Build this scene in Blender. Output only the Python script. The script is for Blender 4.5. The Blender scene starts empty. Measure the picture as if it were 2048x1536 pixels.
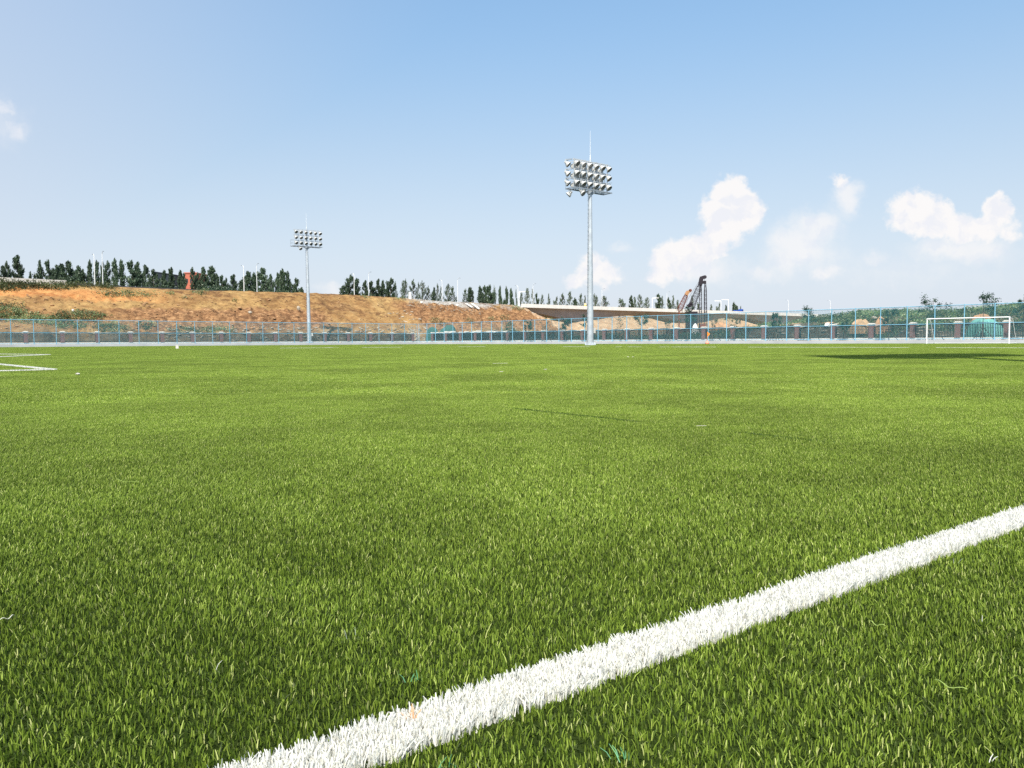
import bpy, math, random
import numpy as np
from mathutils import Vector, Matrix
R = math.radians
SC = bpy.context.scene
COL = SC.collection
random.seed(7)
rng = np.random.default_rng(11)

# ------------------------------------------------------------------ camera
F = 1620.0                      # focal length in pixels of a 2048 wide picture
CAM_H = 0.45
PITCH, ROLL = R(3.012), R(0.294)
cam_d = bpy.data.cameras.new('camera'); cam_d.lens = F / 2048 * 36; cam_d.sensor_width = 36
cam_d.clip_start = 0.02; cam_d.clip_end = 20000
cam = bpy.data.objects.new('camera', cam_d); COL.objects.link(cam)
CM = Matrix.Rotation(math.pi / 2 - PITCH, 4, 'X') @ Matrix.Rotation(-ROLL, 4, 'Z')
cam.matrix_world = Matrix.Translation((0, 0, CAM_H)) @ CM
SC.camera = cam
C3 = CM.to_3x3()

def ray(px, py):
    return C3 @ Vector(((px - 1024) / F, -(py - 768) / F, -1.0))
def at(px, py, Y):
    d = ray(px, py); return Vector((0, 0, CAM_H)) + d * (Y / d.y)
def ground(px, py, z=0.0):
    d = ray(px, py); return Vector((0, 0, CAM_H)) + d * ((z - CAM_H) / d.z)

# ------------------------------------------------------------------ light
SUN_EL = R(50); SHADOW_DIR = Vector((0.17, 0.985, 0)).normalized()
sun_vec = Vector((-SHADOW_DIR.x * math.cos(SUN_EL), -SHADOW_DIR.y * math.cos(SUN_EL), math.sin(SUN_EL)))
sd = bpy.data.lights.new('sun', 'SUN'); sd.energy = 4.6; sd.angle = R(0.53); sd.color = (1.0, 0.95, 0.86)
so = bpy.data.objects.new('sun', sd); COL.objects.link(so)
so.rotation_euler = sun_vec.to_track_quat('Z', 'Y').to_euler(); so.location = (0, -20, 60)
SC.view_settings.view_transform = 'Standard'; SC.view_settings.look = 'None'
SC.view_settings.exposure = 0.62; SC.view_settings.gamma = 1.0
SC.render.engine = 'CYCLES'
SC.cycles.max_bounces = 6; SC.cycles.diffuse_bounces = 3; SC.cycles.transparent_max_bounces = 16
SC.cycles.use_denoising = False

W = bpy.data.worlds.new('World'); SC.world = W; W.use_nodes = True
wt = W.node_tree; wt.nodes.clear()
def wn(t, **k):
    n = wt.nodes.new(t)
    for a, b in k.items(): setattr(n, a, b)
    return n
def wl(a, b): wt.links.new(a, b)
sky = wn('ShaderNodeTexSky', sky_type='NISHITA', sun_disc=False)
sky.sun_elevation = SUN_EL; sky.sun_rotation = math.atan2(sun_vec.x, sun_vec.y)
sky.air_density = 1.0; sky.dust_density = 0.6; sky.ozone_density = 2.2; sky.altitude = 0
tc = wn('ShaderNodeTexCoord')
sep = wn('ShaderNodeSeparateXYZ'); wl(tc.outputs['Generated'], sep.inputs[0])
def wm(op, a, b=None, c=None, clamp=False):
    n = wn('ShaderNodeMath', operation=op, use_clamp=clamp)
    for i, v in enumerate((a, b, c)):
        if v is None: continue
        if isinstance(v, (int, float)): n.inputs[i].default_value = v
        else: wl(v, n.inputs[i])
    return n.outputs[0]
ysafe = wm('MAXIMUM', sep.outputs['Y'], 0.05)
U0 = wm('DIVIDE', sep.outputs['X'], ysafe); V0 = wm('DIVIDE', sep.outputs['Z'], ysafe)
cmb = wn('ShaderNodeCombineXYZ'); wl(U0, cmb.inputs[0]); wl(V0, cmb.inputs[1])
def wnoise(scale, detail, rough=0.55, off=0.0):
    n = wn('ShaderNodeTexNoise'); n.inputs['Scale'].default_value = scale
    n.inputs['Detail'].default_value = detail; n.inputs['Roughness'].default_value = rough
    if off:
        a = wn('ShaderNodeVectorMath', operation='ADD'); wl(cmb.outputs[0], a.inputs[0]); a.inputs[1].default_value = (off, off, 0)
        wl(a.outputs[0], n.inputs['Vector'])
    else: wl(cmb.outputs[0], n.inputs['Vector'])
    return n
n1 = wnoise(26, 7, 0.62)
dv = wn('ShaderNodeVectorMath', operation='SUBTRACT'); wl(n1.outputs['Color'], dv.inputs[0]); dv.inputs[1].default_value = (0.5, 0.5, 0.5)
dv2 = wn('ShaderNodeVectorMath', operation='SCALE'); wl(dv.outputs[0], dv2.inputs[0]); dv2.inputs['Scale'].default_value = 0.045
dv3 = wn('ShaderNodeVectorMath', operation='ADD'); wl(cmb.outputs[0], dv3.inputs[0]); wl(dv2.outputs[0], dv3.inputs[1])
# (px, py, rx, ry, strength) : cumulus puffs given by their bearing and height above the horizon
PUFFS = [(1466, 388, 40, 36, 1.0), (1495, 425, 40, 36, 1.0), (1436, 425, 36, 34, .95), (1448, 462, 40, 34, .85), (1415, 495, 46, 32, .95),
         (1365, 512, 46, 34, 1.0), (1328, 532, 36, 30, 1.0), (1400, 530, 60, 26, .6), (1185, 535, 34, 30, .8), (1160, 556, 36, 24, .7),
         (1215, 556, 40, 26, .8), (1240, 494, 26, 12, .38), (1682, 368, 24, 22, .75), (1694, 392, 28, 26, .55), (1690, 415, 34, 26, .3),
         (1640, 450, 44, 30, .5), (1600, 480, 50, 34, .48), (1570, 510, 46, 28, .45), (1525, 548, 36, 16, .38), (1648, 550, 24, 15, .5),
         (1628, 508, 70, 44, .34), (1742, 510, 26, 18, .35), (1832, 410, 46, 34, 1.0), (1808, 438, 36, 30, .9), (1850, 450, 40, 32, .9), (1888, 416, 26, 22, .75),
         (1905, 460, 44, 34, .75), (1950, 462, 46, 30, .85), (1996, 428, 32, 34, .9), (2000, 398, 20, 20, .8), (2016, 465, 30, 40, .7), (1900, 500, 70, 26, .5),
         (1960, 500, 60, 26, .5), (8, 214, 22, 14, .42), (34, 266, 26, 18, .42), (0, 250, 60, 60, .28), (668, 578, 34, 12, .4), (1450, 560, 130, 22, .22), (1800, 545, 260, 40, .26)]
def field(group):
    acc = None
    for (px, py, rx, ry, st) in group:
        d = ray(px, py); u, v = d.x / d.y, d.z / d.y
        sb = wn('ShaderNodeVectorMath', operation='SUBTRACT'); wl(dv3.outputs[0], sb.inputs[0]); sb.inputs[1].default_value = (u, v, 0)
        ml = wn('ShaderNodeVectorMath', operation='MULTIPLY'); wl(sb.outputs[0], ml.inputs[0]); ml.inputs[1].default_value = (F / rx / 1.2, F / ry / 1.2, 0)
        ln = wn('ShaderNodeVectorMath', operation='DOT_PRODUCT'); wl(ml.outputs[0], ln.inputs[0]); wl(ml.outputs[0], ln.inputs[1])
        f = wm('MULTIPLY', ln.outputs['Value'], -1.0); f = wm('EXPONENT', f); f = wm('MULTIPLY', f, st)
        acc = f if acc is None else wm('MAXIMUM', wm('MULTIPLY_ADD', f, 0.30, acc), f)
    return acc
n2 = wnoise(55, 8, 0.62, 3.3)
nz = wm('SUBTRACT', n2.outputs['Fac'], 0.5)
front = wm('GREATER_THAN', sep.outputs['Y'], 0.05)
def cover_of(acc, a, b, k):
    mr = wn('ShaderNodeMapRange', interpolation_type='SMOOTHSTEP'); wl(wm('MULTIPLY_ADD', nz, k, acc), mr.inputs['Value'])
    mr.inputs['From Min'].default_value = a; mr.inputs['From Max'].default_value = b
    return wm('MULTIPLY', mr.outputs[0], front)
strong = cover_of(field([p for p in PUFFS if p[4] >= .7]), 0.36, 0.74, 0.70)
faint = cover_of(field([p for p in PUFFS if p[4] < .7]), 0.08, 0.62, 0.25)
cfac = wm('MAXIMUM', wm('MULTIPLY', strong, 0.95), wm('MULTIPLY', faint, 0.72))
# relief shading inside the clouds: lit towards the upper left, greyer bases
def at_off(ox, oy):
    a = wn('ShaderNodeVectorMath', operation='ADD'); wl(dv3.outputs[0], a.inputs[0]); a.inputs[1].default_value = (7.1 + ox, 7.1 + oy, 0)
    n = wn('ShaderNodeTexNoise'); n.inputs['Scale'].default_value = 30; n.inputs['Detail'].default_value = 6; n.inputs['Roughness'].default_value = 0.5; wl(a.outputs[0], n.inputs['Vector']); return n.outputs['Fac']
rel = wm('MULTIPLY_ADD', wm('SUBTRACT', at_off(0, 0), at_off(-0.007, 0.010)), 2.2, 0.58, clamp=True)
crm = wn('ShaderNodeValToRGB'); wl(rel, crm.inputs[0])
crm.color_ramp.elements[0].position = 0.30; crm.color_ramp.elements[0].color = (0.575, 0.58, 0.612, 1)
crm.color_ramp.elements[1].position = 0.62; crm.color_ramp.elements[1].color = (0.64, 0.625, 0.62, 1)
gain = wn('ShaderNodeVectorMath', operation='MULTIPLY'); wl(sky.outputs[0], gain.inputs[0]); gain.inputs[1].default_value = (0.141, 0.148, 0.136)
# the pale, slightly violet band of thin haze low over the horizon and whiter air to the sides
low = wn('ShaderNodeMapRange', interpolation_type='SMOOTHSTEP'); wl(sep.outputs['Z'], low.inputs['Value'])
low.inputs['From Min'].default_value = 0.40; low.inputs['From Max'].default_value = -0.02
low.inputs['To Min'].default_value = 0.0; low.inputs['To Max'].default_value = 0.92
side = wn('ShaderNodeMapRange', interpolation_type='SMOOTHSTEP'); wl(sep.outputs['X'], side.inputs['Value'])
side.inputs['From Min'].default_value = 0.0; side.inputs['From Max'].default_value = -0.75; side.inputs['To Max'].default_value = 0.55
low_f = wm('MAXIMUM', low.outputs[0], wm('MULTIPLY_ADD', low.outputs[0], 0.45, side.outputs[0]), clamp=True)
mid = wn('ShaderNodeMapRange', interpolation_type='SMOOTHSTEP'); wl(sep.outputs['Z'], mid.inputs['Value'])
mid.inputs['From Min'].default_value = 0.12; mid.inputs['From Max'].default_value = 0.46; mid.inputs['To Min'].default_value = 0.66; mid.inputs['To Max'].default_value = 1.03
g2n = wn('ShaderNodeVectorMath', operation='SCALE'); wl(gain.outputs[0], g2n.inputs[0]); wl(mid.outputs[0], g2n.inputs['Scale'])
hz = wn('ShaderNodeMix', data_type='RGBA'); wl(wm('MINIMUM', low_f, 0.95), hz.inputs[0]); wl(g2n.outputs[0], hz.inputs[6]); hz.inputs[7].default_value = (0.458, 0.490, 0.568, 1)
cm_ = wn('ShaderNodeMix', data_type='RGBA'); wl(cfac, cm_.inputs[0]); wl(hz.outputs[2], cm_.inputs[6]); wl(crm.outputs[0], cm_.inputs[7])
bg = wn('ShaderNodeBackground'); wl(cm_.outputs[2], bg.inputs[0]); bg.inputs[1].default_value = 1.0
wo = wn('ShaderNodeOutputWorld'); wl(bg.outputs[0], wo.inputs[0])

# ------------------------------------------------------------------ site axes
TH = R(50)
UU = Vector((math.sin(TH), math.cos(TH), 0)); VV = Vector((-math.cos(TH), math.sin(TH), 0))
CO = Vector((-18.7, 161.5, 0))          # far corner of the pitch fence
def site(t, o, z=0.0): return CO + UU * t + VV * o + Vector((0, 0, z))
def to_site(p): d = Vector((p[0] - CO.x, p[1] - CO.y, 0)); return d.dot(UU), d.dot(VV)
ANG_U = math.atan2(UU.y, UU.x)

# ------------------------------------------------------------------ helpers
def tag(o, label=None, cat=None, group=None, kind=None):
    if label: o['label'] = label
    if cat: o['category'] = cat
    if group: o['group'] = group
    if kind: o['kind'] = kind
    return o
def empty(name, loc, rz=0.0):
    o = bpy.data.objects.new(name, None); COL.objects.link(o); o.location = loc; o.rotation_euler = (0, 0, rz)
    o.empty_display_size = 0.2; return o
class MB:
    def __init__(s): s.v = []; s.f = []; s.sm = []
    def add(s, vs, fs, smooth=False):
        b = len(s.v); s.v += [tuple(v) for v in vs]
        for f in fs: s.f.append(tuple(b + i for i in f)); s.sm.append(smooth)
    def box(s, c, d, M=None, taper=1.0):
        x, y, z = d[0] / 2, d[1] / 2, d[2] / 2
        vs = [Vector((sx * x * (taper if sz > 0 else 1), sy * y * (taper if sz > 0 else 1), sz * z)) for sz in (-1, 1) for sy in (-1, 1) for sx in (-1, 1)]
        if M is not None: vs = [M @ v for v in vs]
        c = Vector(c); vs = [v + c for v in vs]
        s.add(vs, [(0, 2, 3, 1), (4, 5, 7, 6), (0, 1, 5, 4), (2, 6, 7, 3), (0, 4, 6, 2), (1, 3, 7, 5)])
    def bar(s, a, b, w, h=None):
        a, b = Vector(a), Vector(b); h = h or w; d = b - a; L = d.length
        if L < 1e-6: return
        q = d.to_track_quat('X', 'Z').to_matrix(); s.box((a + b) / 2, (L, w, h), q)
    def tube(s, a, b, r0, r1=None, n=10, caps=True):
        a, b = Vector(a), Vector(b); r1 = r0 if r1 is None else r1; q = (b - a).to_track_quat('Z', 'Y').to_matrix()
        vs = []
        for p, r in ((a, r0), (b, r1)):
            for i in range(n):
                t = 2 * math.pi * i / n; vs.append(p + q @ Vector((r * math.cos(t), r * math.sin(t), 0)))
        s.add(vs, [(i, (i + 1) % n, n + (i + 1) % n, n + i) for i in range(n)], True)
        if caps: s.add(vs[:n], [tuple(range(n))[::-1]]); s.add(vs[n:], [tuple(range(n))])
    def lathe(s, o, axis, prof, n=14):
        q = Vector(axis).to_track_quat('Z', 'Y').to_matrix(); o = Vector(o); vs = []
        for (r, z) in prof:
            for i in range(n):
                t = 2 * math.pi * i / n; vs.append(o + q @ Vector((r * math.cos(t), r * math.sin(t), z)))
        s.add(vs, [(k * n + i, k * n + (i + 1) % n, (k + 1) * n + (i + 1) % n, (k + 1) * n + i) for k in range(len(prof) - 1) for i in range(n)], True)
    def build(s, name, mat, parent=None, label=None):
        me = bpy.data.meshes.new(name); me.from_pydata(s.v, [], s.f); me.update()
        me.polygons.foreach_set('use_smooth', s.sm)
        if mat: me.materials.append(mat)
        o = bpy.data.objects.new(name, me); COL.objects.link(o)
        if parent: o.parent = parent
        if label: o['label'] = label
        return o
def np_obj(name, V, quads, mat, parent=None, attr=None, smooth=False, link=True):
    V = np.asarray(V, np.float32); quads = np.asarray(quads, np.int32); k = quads.shape[1]
    me = bpy.data.meshes.new(name); me.vertices.add(len(V)); me.vertices.foreach_set('co', V.ravel())
    me.loops.add(quads.size); me.loops.foreach_set('vertex_index', quads.ravel())
    me.polygons.add(len(quads)); me.polygons.foreach_set('loop_start', np.arange(0, quads.size, k, dtype=np.int32))
    me.update(calc_edges=True)
    if smooth: me.polygons.foreach_set('use_smooth', np.ones(len(quads), bool))
    if attr is not None:
        a = me.attributes.new('rnd', 'FLOAT', 'POINT'); a.data.foreach_set('value', np.asarray(attr, np.float32))
    if mat: me.materials.append(mat)
    o = bpy.data.objects.new(name, me)
    if link: COL.objects.link(o)
    if parent: o.parent = parent
    return o
def dup(root, loc=None, rz=None, scale=None, name=None):
    r = root.copy(); COL.objects.link(r)
    if loc is not None: r.location = loc
    if rz is not None: r.rotation_euler = (0, 0, rz)
    if scale is not None: r.scale = scale
    for ch in list(root.children):
        c = ch.copy(); COL.objects.link(c); c.parent = r
        for g in list(ch.children):
            d = g.copy(); COL.objects.link(d); d.parent = c
    return r

# ------------------------------------------------------------------ materials
def newmat(name):
    m = bpy.data.materials.new(name); m.use_nodes = True; nt = m.node_tree; nt.nodes.clear(); return m, nt
class NT:
    def __init__(s, nt): s.nt = nt
    def n(s, t, **k):
        x = s.nt.nodes.new(t)
        for a, b in k.items(): setattr(x, a, b)
        return x
    def l(s, a, b): s.nt.links.new(a, b)
    def noise(s, vec, scale, detail=4, rough=0.55, dist=0.0):
        x = s.n('ShaderNodeTexNoise'); x.inputs['Scale'].default_value = scale; x.inputs['Detail'].default_value = detail
        x.inputs['Roughness'].default_value = rough; x.inputs['Distortion'].default_value = dist
        if vec is not None: s.l(vec, x.inputs['Vector'])
        return x.outputs['Fac']
    def ramp(s, fac, stops):
        x = s.n('ShaderNodeValToRGB'); s.l(fac, x.inputs[0]); e = x.color_ramp.elements
        while len(e) < len(stops): e.new(0.5)
        for i, (p, c) in enumerate(stops): e[i].position = p; e[i].color = (*c, 1)
        return x.outputs[0]
    def math(s, op, a, b=None, clamp=False):
        x = s.n('ShaderNodeMath', operation=op, use_clamp=clamp)
        for i, v in enumerate((a, b)):
            if v is None: continue
            if isinstance(v, (int, float)): x.inputs[i].default_value = v
            else: s.l(v, x.inputs[i])
        return x.outputs[0]
    def mix(s, fac, a, b, blend='MIX'):
        x = s.n('ShaderNodeMix', data_type='RGBA', blend_type=blend)
        for i, v in ((0, fac), (6, a), (7, b)):
            if isinstance(v, (int, float)): x.inputs[i].default_value = v
            elif isinstance(v, tuple): x.inputs[i].default_value = (*v, 1)
            else: s.l(v, x.inputs[i])
        return x.outputs[2]
    def mapr(s, v, a, b, c=0.0, d=1.0):
        x = s.n('ShaderNodeMapRange', interpolation_type='SMOOTHSTEP'); s.l(v, x.inputs['Value'])
        for k, q in zip(('From Min', 'From Max', 'To Min', 'To Max'), (a, b, c, d)): x.inputs[k].default_value = q
        return x.outputs[0]
    def pos(s): return s.n('ShaderNodeNewGeometry').outputs['Position']
    def out(s, sh): o = s.n('ShaderNodeOutputMaterial'); s.l(sh, o.inputs[0])
def simple(name, col, rough=0.6, var=0.25, scale=3.0, metal=0.0, bump=0.0, spec=0.4):
    m, nt = newmat(name); g = NT(nt); tcn = g.n('ShaderNodeTexCoord').outputs['Object']
    f = g.noise(tcn, scale, 5)
    c0 = tuple(c * (1 - var) for c in col); c1 = tuple(min(1, c * (1 + var)) for c in col)
    c = g.ramp(f, [(0.3, c0), (0.7, c1)])
    p = g.n('ShaderNodeBsdfPrincipled'); g.l(c, p.inputs['Base Color']); p.inputs['Metallic'].default_value = metal
    p.inputs['Specular IOR Level'].default_value = spec
    r = g.mapr(f, 0.3, 0.7, max(0, rough - 0.1), min(1, rough + 0.1)); g.l(r, p.inputs['Roughness'])
    if bump:
        b = g.n('ShaderNodeBump'); b.inputs['Strength'].default_value = 0.6; b.inputs['Distance'].default_value = bump
        g.l(g.noise(tcn, scale * 4, 5), b.inputs['Height']); g.l(b.outputs[0], p.inputs['Normal'])
    g.out(p.outputs[0]); return m
def leafmat(name, stops, trans=0.3, big=0.0, bigscale=0.2, rough=0.5, spec=0.3, tcol=None):
    m, nt = newmat(name); g = NT(nt)
    a = g.n('ShaderNodeAttribute', attribute_name='rnd').outputs['Fac']
    c = g.ramp(a, stops)
    if big:
        f = g.noise(g.pos(), bigscale, 4, 0.6)
        k = g.mapr(f, 0.35, 0.65, 1 - big, 1 + big)
        v = g.n('ShaderNodeVectorMath', operation='SCALE'); g.l(c, v.inputs[0]); g.l(k, v.inputs['Scale']); c = v.outputs[0]
    p = g.n('ShaderNodeBsdfPrincipled'); g.l(c, p.inputs['Base Color']); p.inputs['Roughness'].default_value = rough
    p.inputs['Specular IOR Level'].default_value = spec
    t = g.n('ShaderNodeBsdfTranslucent')
    g.l(c, t.inputs[0]) if tcol is None else g.l(g.mix(0.5, c, tcol), t.inputs[0])
    mx = g.n('ShaderNodeMixShader'); mx.inputs[0].default_value = trans; g.l(p.outputs[0], mx.inputs[1]); g.l(t.outputs[0], mx.inputs[2])
    g.out(mx.outputs[0]); return m

M = {}
M['galv'] = simple('galvanised_steel', (0.50, 0.54, 0.57), 0.42, 0.12, 1.5, 0.35)
M['galv_dark'] = simple('weathered_steel', (0.30, 0.34, 0.38), 0.5, 0.2, 2.0, 0.3)
M['lamp_shell'] = simple('lamp_shell', (0.52, 0.52, 0.50), 0.4, 0.08, 4)
M['lamp_glass'] = simple('lamp_glass', (0.10, 0.105, 0.09), 0.15, 0.2, 6)
M['blue'] = simple('blue_paint', (0.20, 0.44, 0.58), 0.45, 0.15, 2)
M['white_paint'] = simple('white_paint', (0.78, 0.78, 0.76), 0.4, 0.06, 2)
M['iron'] = simple('black_iron', (0.018, 0.018, 0.02), 0.5, 0.3, 3)
M['cap'] = simple('pale_stone', (0.62, 0.58, 0.52), 0.8, 0.12, 4)
M['concrete'] = simple('concrete', (0.56, 0.53, 0.48), 0.85, 0.12, 0.6, bump=0.01)
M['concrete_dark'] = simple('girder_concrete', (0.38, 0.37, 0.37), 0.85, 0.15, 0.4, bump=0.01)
M['orange'] = simple('orange_cloth', (0.85, 0.28, 0.04), 0.8, 0.12, 5)
M['pink'] = simple('faded_pink_plastic', (0.80, 0.30, 0.20), 0.6, 0.1, 5)
M['rig'] = simple('rig_purple_brown', (0.022, 0.016, 0.022), 0.6, 0.3, 1)
M['rig_orange'] = simple('rig_orange', (0.42, 0.22, 0.10), 0.6, 0.2, 1)
M['rig_rust'] = simple('rig_rust', (0.16, 0.05, 0.03), 0.7, 0.3, 1)
M['parapet'] = simple('pale_concrete', (0.72, 0.69, 0.63), 0.8, 0.08, 0.8)
M['asphalt'] = simple('asphalt', (0.06, 0.06, 0.062), 0.9, 0.2, 0.5)
M['stone'] = simple('pale_rock', (0.36, 0.31, 0.24), 0.9, 0.25, 1.2, bump=0.05)
M['whitestone'] = simple('white_rock', (0.70, 0.68, 0.62), 0.85, 0.12, 1.5, bump=0.03)
M['brown_rock'] = simple('brown_rock', (0.34, 0.20, 0.10), 0.9, 0.3, 1.2, bump=0.05)
M['net'] = simple('turquoise_net', (0.15, 0.37, 0.32), 0.75, 0.18, 1.0, bump=0.05)
M['net_dark'] = simple('dark_green_net', (0.035, 0.10, 0.085), 0.8, 0.25, 1.2, bump=0.05)
M['bark'] = simple('bark', (0.12, 0.09, 0.065), 0.9, 0.3, 6)
M['stake'] = simple('weathered_timber', (0.07, 0.055, 0.045), 0.9, 0.3, 6)
M['bld_orange'] = simple('orange_render', (0.44, 0.13, 0.08), 0.8, 0.08, 0.3)
M['bld_navy'] = simple('navy_sheet', (0.012, 0.020, 0.030), 0.6, 0.2, 0.3)
M['glass'] = simple('dark_glass', (0.03, 0.04, 0.05), 0.1, 0.1, 1)
M['truck_blue'] = simple('blue_enamel', (0.03, 0.10, 0.42), 0.35, 0.1, 2)
M['truck_yellow'] = simple('yellow_enamel', (0.65, 0.42, 0.06), 0.4, 0.1, 2)
M['rubber'] = simple('rubber', (0.02, 0.02, 0.02), 0.8, 0.2, 4)
M['white_box'] = simple('white_plastic', (0.62, 0.58, 0.52), 0.5, 0.05, 4)

# turf infill under the blades
m, nt = newmat('turf_base'); g = NT(nt); ps = g.pos()
f = g.noise(ps, 140, 3, 0.7); c = g.ramp(f, [(0.35, (0.014, 0.024, 0.005)), (0.65, (0.034, 0.050, 0.012))])
p = g.n('ShaderNodeBsdfPrincipled'); g.l(c, p.inputs['Base Color']); p.inputs['Roughness'].default_value = 1.0; p.inputs['Specular IOR Level'].default_value = 0.0; g.out(p.outputs[0]); M['turf_base'] = m

# turf blades
m, nt = newmat('turf_blades'); g = NT(nt); ps = g.pos()
a = g.n('ShaderNodeAttribute', attribute_name='rnd').outputs['Fac']
c = g.ramp(a, [(0.0, (0.038, 0.058, 0.012)), (0.10, (0.055, 0.080, 0.014)), (0.16, (0.090, 0.142, 0.018)), (0.45, (0.136, 0.202, 0.023)), (0.75, (0.204, 0.280, 0.036)), (0.93, (0.33, 0.42, 0.08)), (1.0, (0.54, 0.56, 0.22))])
f1 = g.noise(ps, 0.55, 5, 0.6, 0.4); f2 = g.noise(ps, 4.5, 4, 0.6)
k = g.math('MULTIPLY', g.mapr(f1, 0.32, 0.68, 0.76, 1.20), g.mapr(f2, 0.3, 0.7, 0.88, 1.12))
v = g.n('ShaderNodeVectorMath', operation='SCALE'); g.l(c, v.inputs[0]); g.l(k, v.inputs['Scale'])
p = g.n('ShaderNodeBsdfPrincipled'); g.l(v.outputs[0], p.inputs['Base Color']); p.inputs['Roughness'].default_value = 0.5; p.inputs['Specular IOR Level'].default_value = 0.12
t = g.n('ShaderNodeBsdfTranslucent'); g.l(g.mix(0.5, v.outputs[0], (0.18, 0.36, 0.03)), t.inputs[0])
mx = g.n('ShaderNodeMixShader'); mx.inputs[0].default_value = 0.20; g.l(p.outputs[0], mx.inputs[1]); g.l(t.outputs[0], mx.inputs[2]); g.out(mx.outputs[0]); M['blades'] = m
M['seam_blades'] = leafmat('seam_fibres', [(0.0, (0.025, 0.06, 0.008)), (1.0, (0.06, 0.11, 0.015))], 0.1)  # darker fibre colour stands in for the shadowed gap along the seam
M['white_blades'] = leafmat('white_turf', [(0.0, (0.78, 0.77, 0.71)), (0.9, (0.86, 0.85, 0.79)), (1.0, (0.72, 0.70, 0.56))], 0.38, rough=0.45)
M['orange_blades'] = leafmat('orange_fibre', [(0.0, (0.85, 0.38, 0.15)), (1.0, (0.9, 0.5, 0.25))], 0.25)
M['teal_crumb'] = leafmat('mint_crumb', [(0.0, (0.06, 0.25, 0.10)), (1.0, (0.20, 0.45, 0.24))], 0.2)
M['pale_crumb'] = leafmat('pale_crumb', [(0.0, (0.55, 0.58, 0.50)), (1.0, (0.8, 0.8, 0.72))], 0.1)
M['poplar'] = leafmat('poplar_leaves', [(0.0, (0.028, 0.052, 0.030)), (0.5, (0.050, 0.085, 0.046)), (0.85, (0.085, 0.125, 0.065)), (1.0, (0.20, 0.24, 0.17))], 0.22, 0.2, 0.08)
M['poplar_pale'] = leafmat('pale_poplar_leaves', [(0.0, (0.045, 0.075, 0.045)), (0.5, (0.085, 0.125, 0.07)), (0.85, (0.13, 0.17, 0.10)), (1.0, (0.30, 0.34, 0.27))], 0.25, 0.15, 0.08)  # airier trees, leaf colour paled in place of distance haze
M['sapling'] = leafmat('sapling_leaves', [(0.0, (0.010, 0.035, 0.022)), (0.6, (0.025, 0.07, 0.045)), (1.0, (0.07, 0.13, 0.06))], 0.2)
M['weeds'] = leafmat('weed_leaves', [(0.0, (0.07, 0.12, 0.045)), (0.5, (0.14, 0.20, 0.08)), (0.85, (0.23, 0.28, 0.13)), (1.0, (0.38, 0.37, 0.22))], 0.3, 0.5, 0.22)
M['weeds_dark'] = leafmat('dark_weed_leaves', [(0.0, (0.03, 0.05, 0.015)), (0.5, (0.065, 0.085, 0.03)), (0.85, (0.11, 0.12, 0.05)), (1.0, (0.20, 0.17, 0.08))], 0.25, 0.3, 0.3)

# kerb: whitish painted concrete
M['kerb'] = simple('painted_kerb', (0.46, 0.47, 0.48), 0.8, 0.12, 0.35, bump=0.01)
# brick
m, nt = newmat('red_brown_brick'); g = NT(nt); tcn = g.n('ShaderNodeTexCoord').outputs['Object']
mp = g.n('ShaderNodeMapping'); mp.inputs['Rotation'].default_value = (R(90), 0, 0); g.l(tcn, mp.inputs[0])
b = g.n('ShaderNodeTexBrick'); g.l(mp.outputs[0], b.inputs['Vector']); b.inputs['Scale'].default_value = 4.0
b.inputs['Color1'].default_value = (0.16, 0.062, 0.055, 1); b.inputs['Color2'].default_value = (0.12, 0.05, 0.048, 1); b.inputs['Mortar'].default_value = (0.22, 0.17, 0.16, 1); b.inputs['Mortar Size'].default_value = 0.015
p = g.n('ShaderNodeBsdfPrincipled'); g.l(b.outputs[0], p.inputs['Base Color']); p.inputs['Roughness'].default_value = 0.85; g.out(p.outputs[0]); M['brick'] = m
# woven wire (diamond pattern, real 6 cm mesh)
m, nt = newmat('woven_wire'); g = NT(nt); tcn = g.n('ShaderNodeTexCoord').outputs['Object']
sx = g.n('ShaderNodeSeparateXYZ'); g.l(tcn, sx.inputs[0])
def strands(sgn):
    q = g.math('ADD', sx.outputs['X'], g.math('MULTIPLY', sx.outputs['Z'], sgn)); q = g.math('MULTIPLY', q, 1 / 0.075)
    q = g.math('FRACT', q); return g.math('LESS_THAN', q, 0.115)
al = g.math('MAXIMUM', strands(1.0), strands(-1.0))
p = g.n('ShaderNodeBsdfPrincipled'); p.inputs['Base Color'].default_value = (0.09, 0.27, 0.31, 1); p.inputs['Roughness'].default_value = 0.5
tr = g.n('ShaderNodeBsdfTransparent'); mx = g.n('ShaderNodeMixShader'); g.l(al, mx.inputs[0]); g.l(tr.outputs[0], mx.inputs[1]); g.l(p.outputs[0], mx.inputs[2]); g.out(mx.outputs[0]); M['wire'] = m

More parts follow.
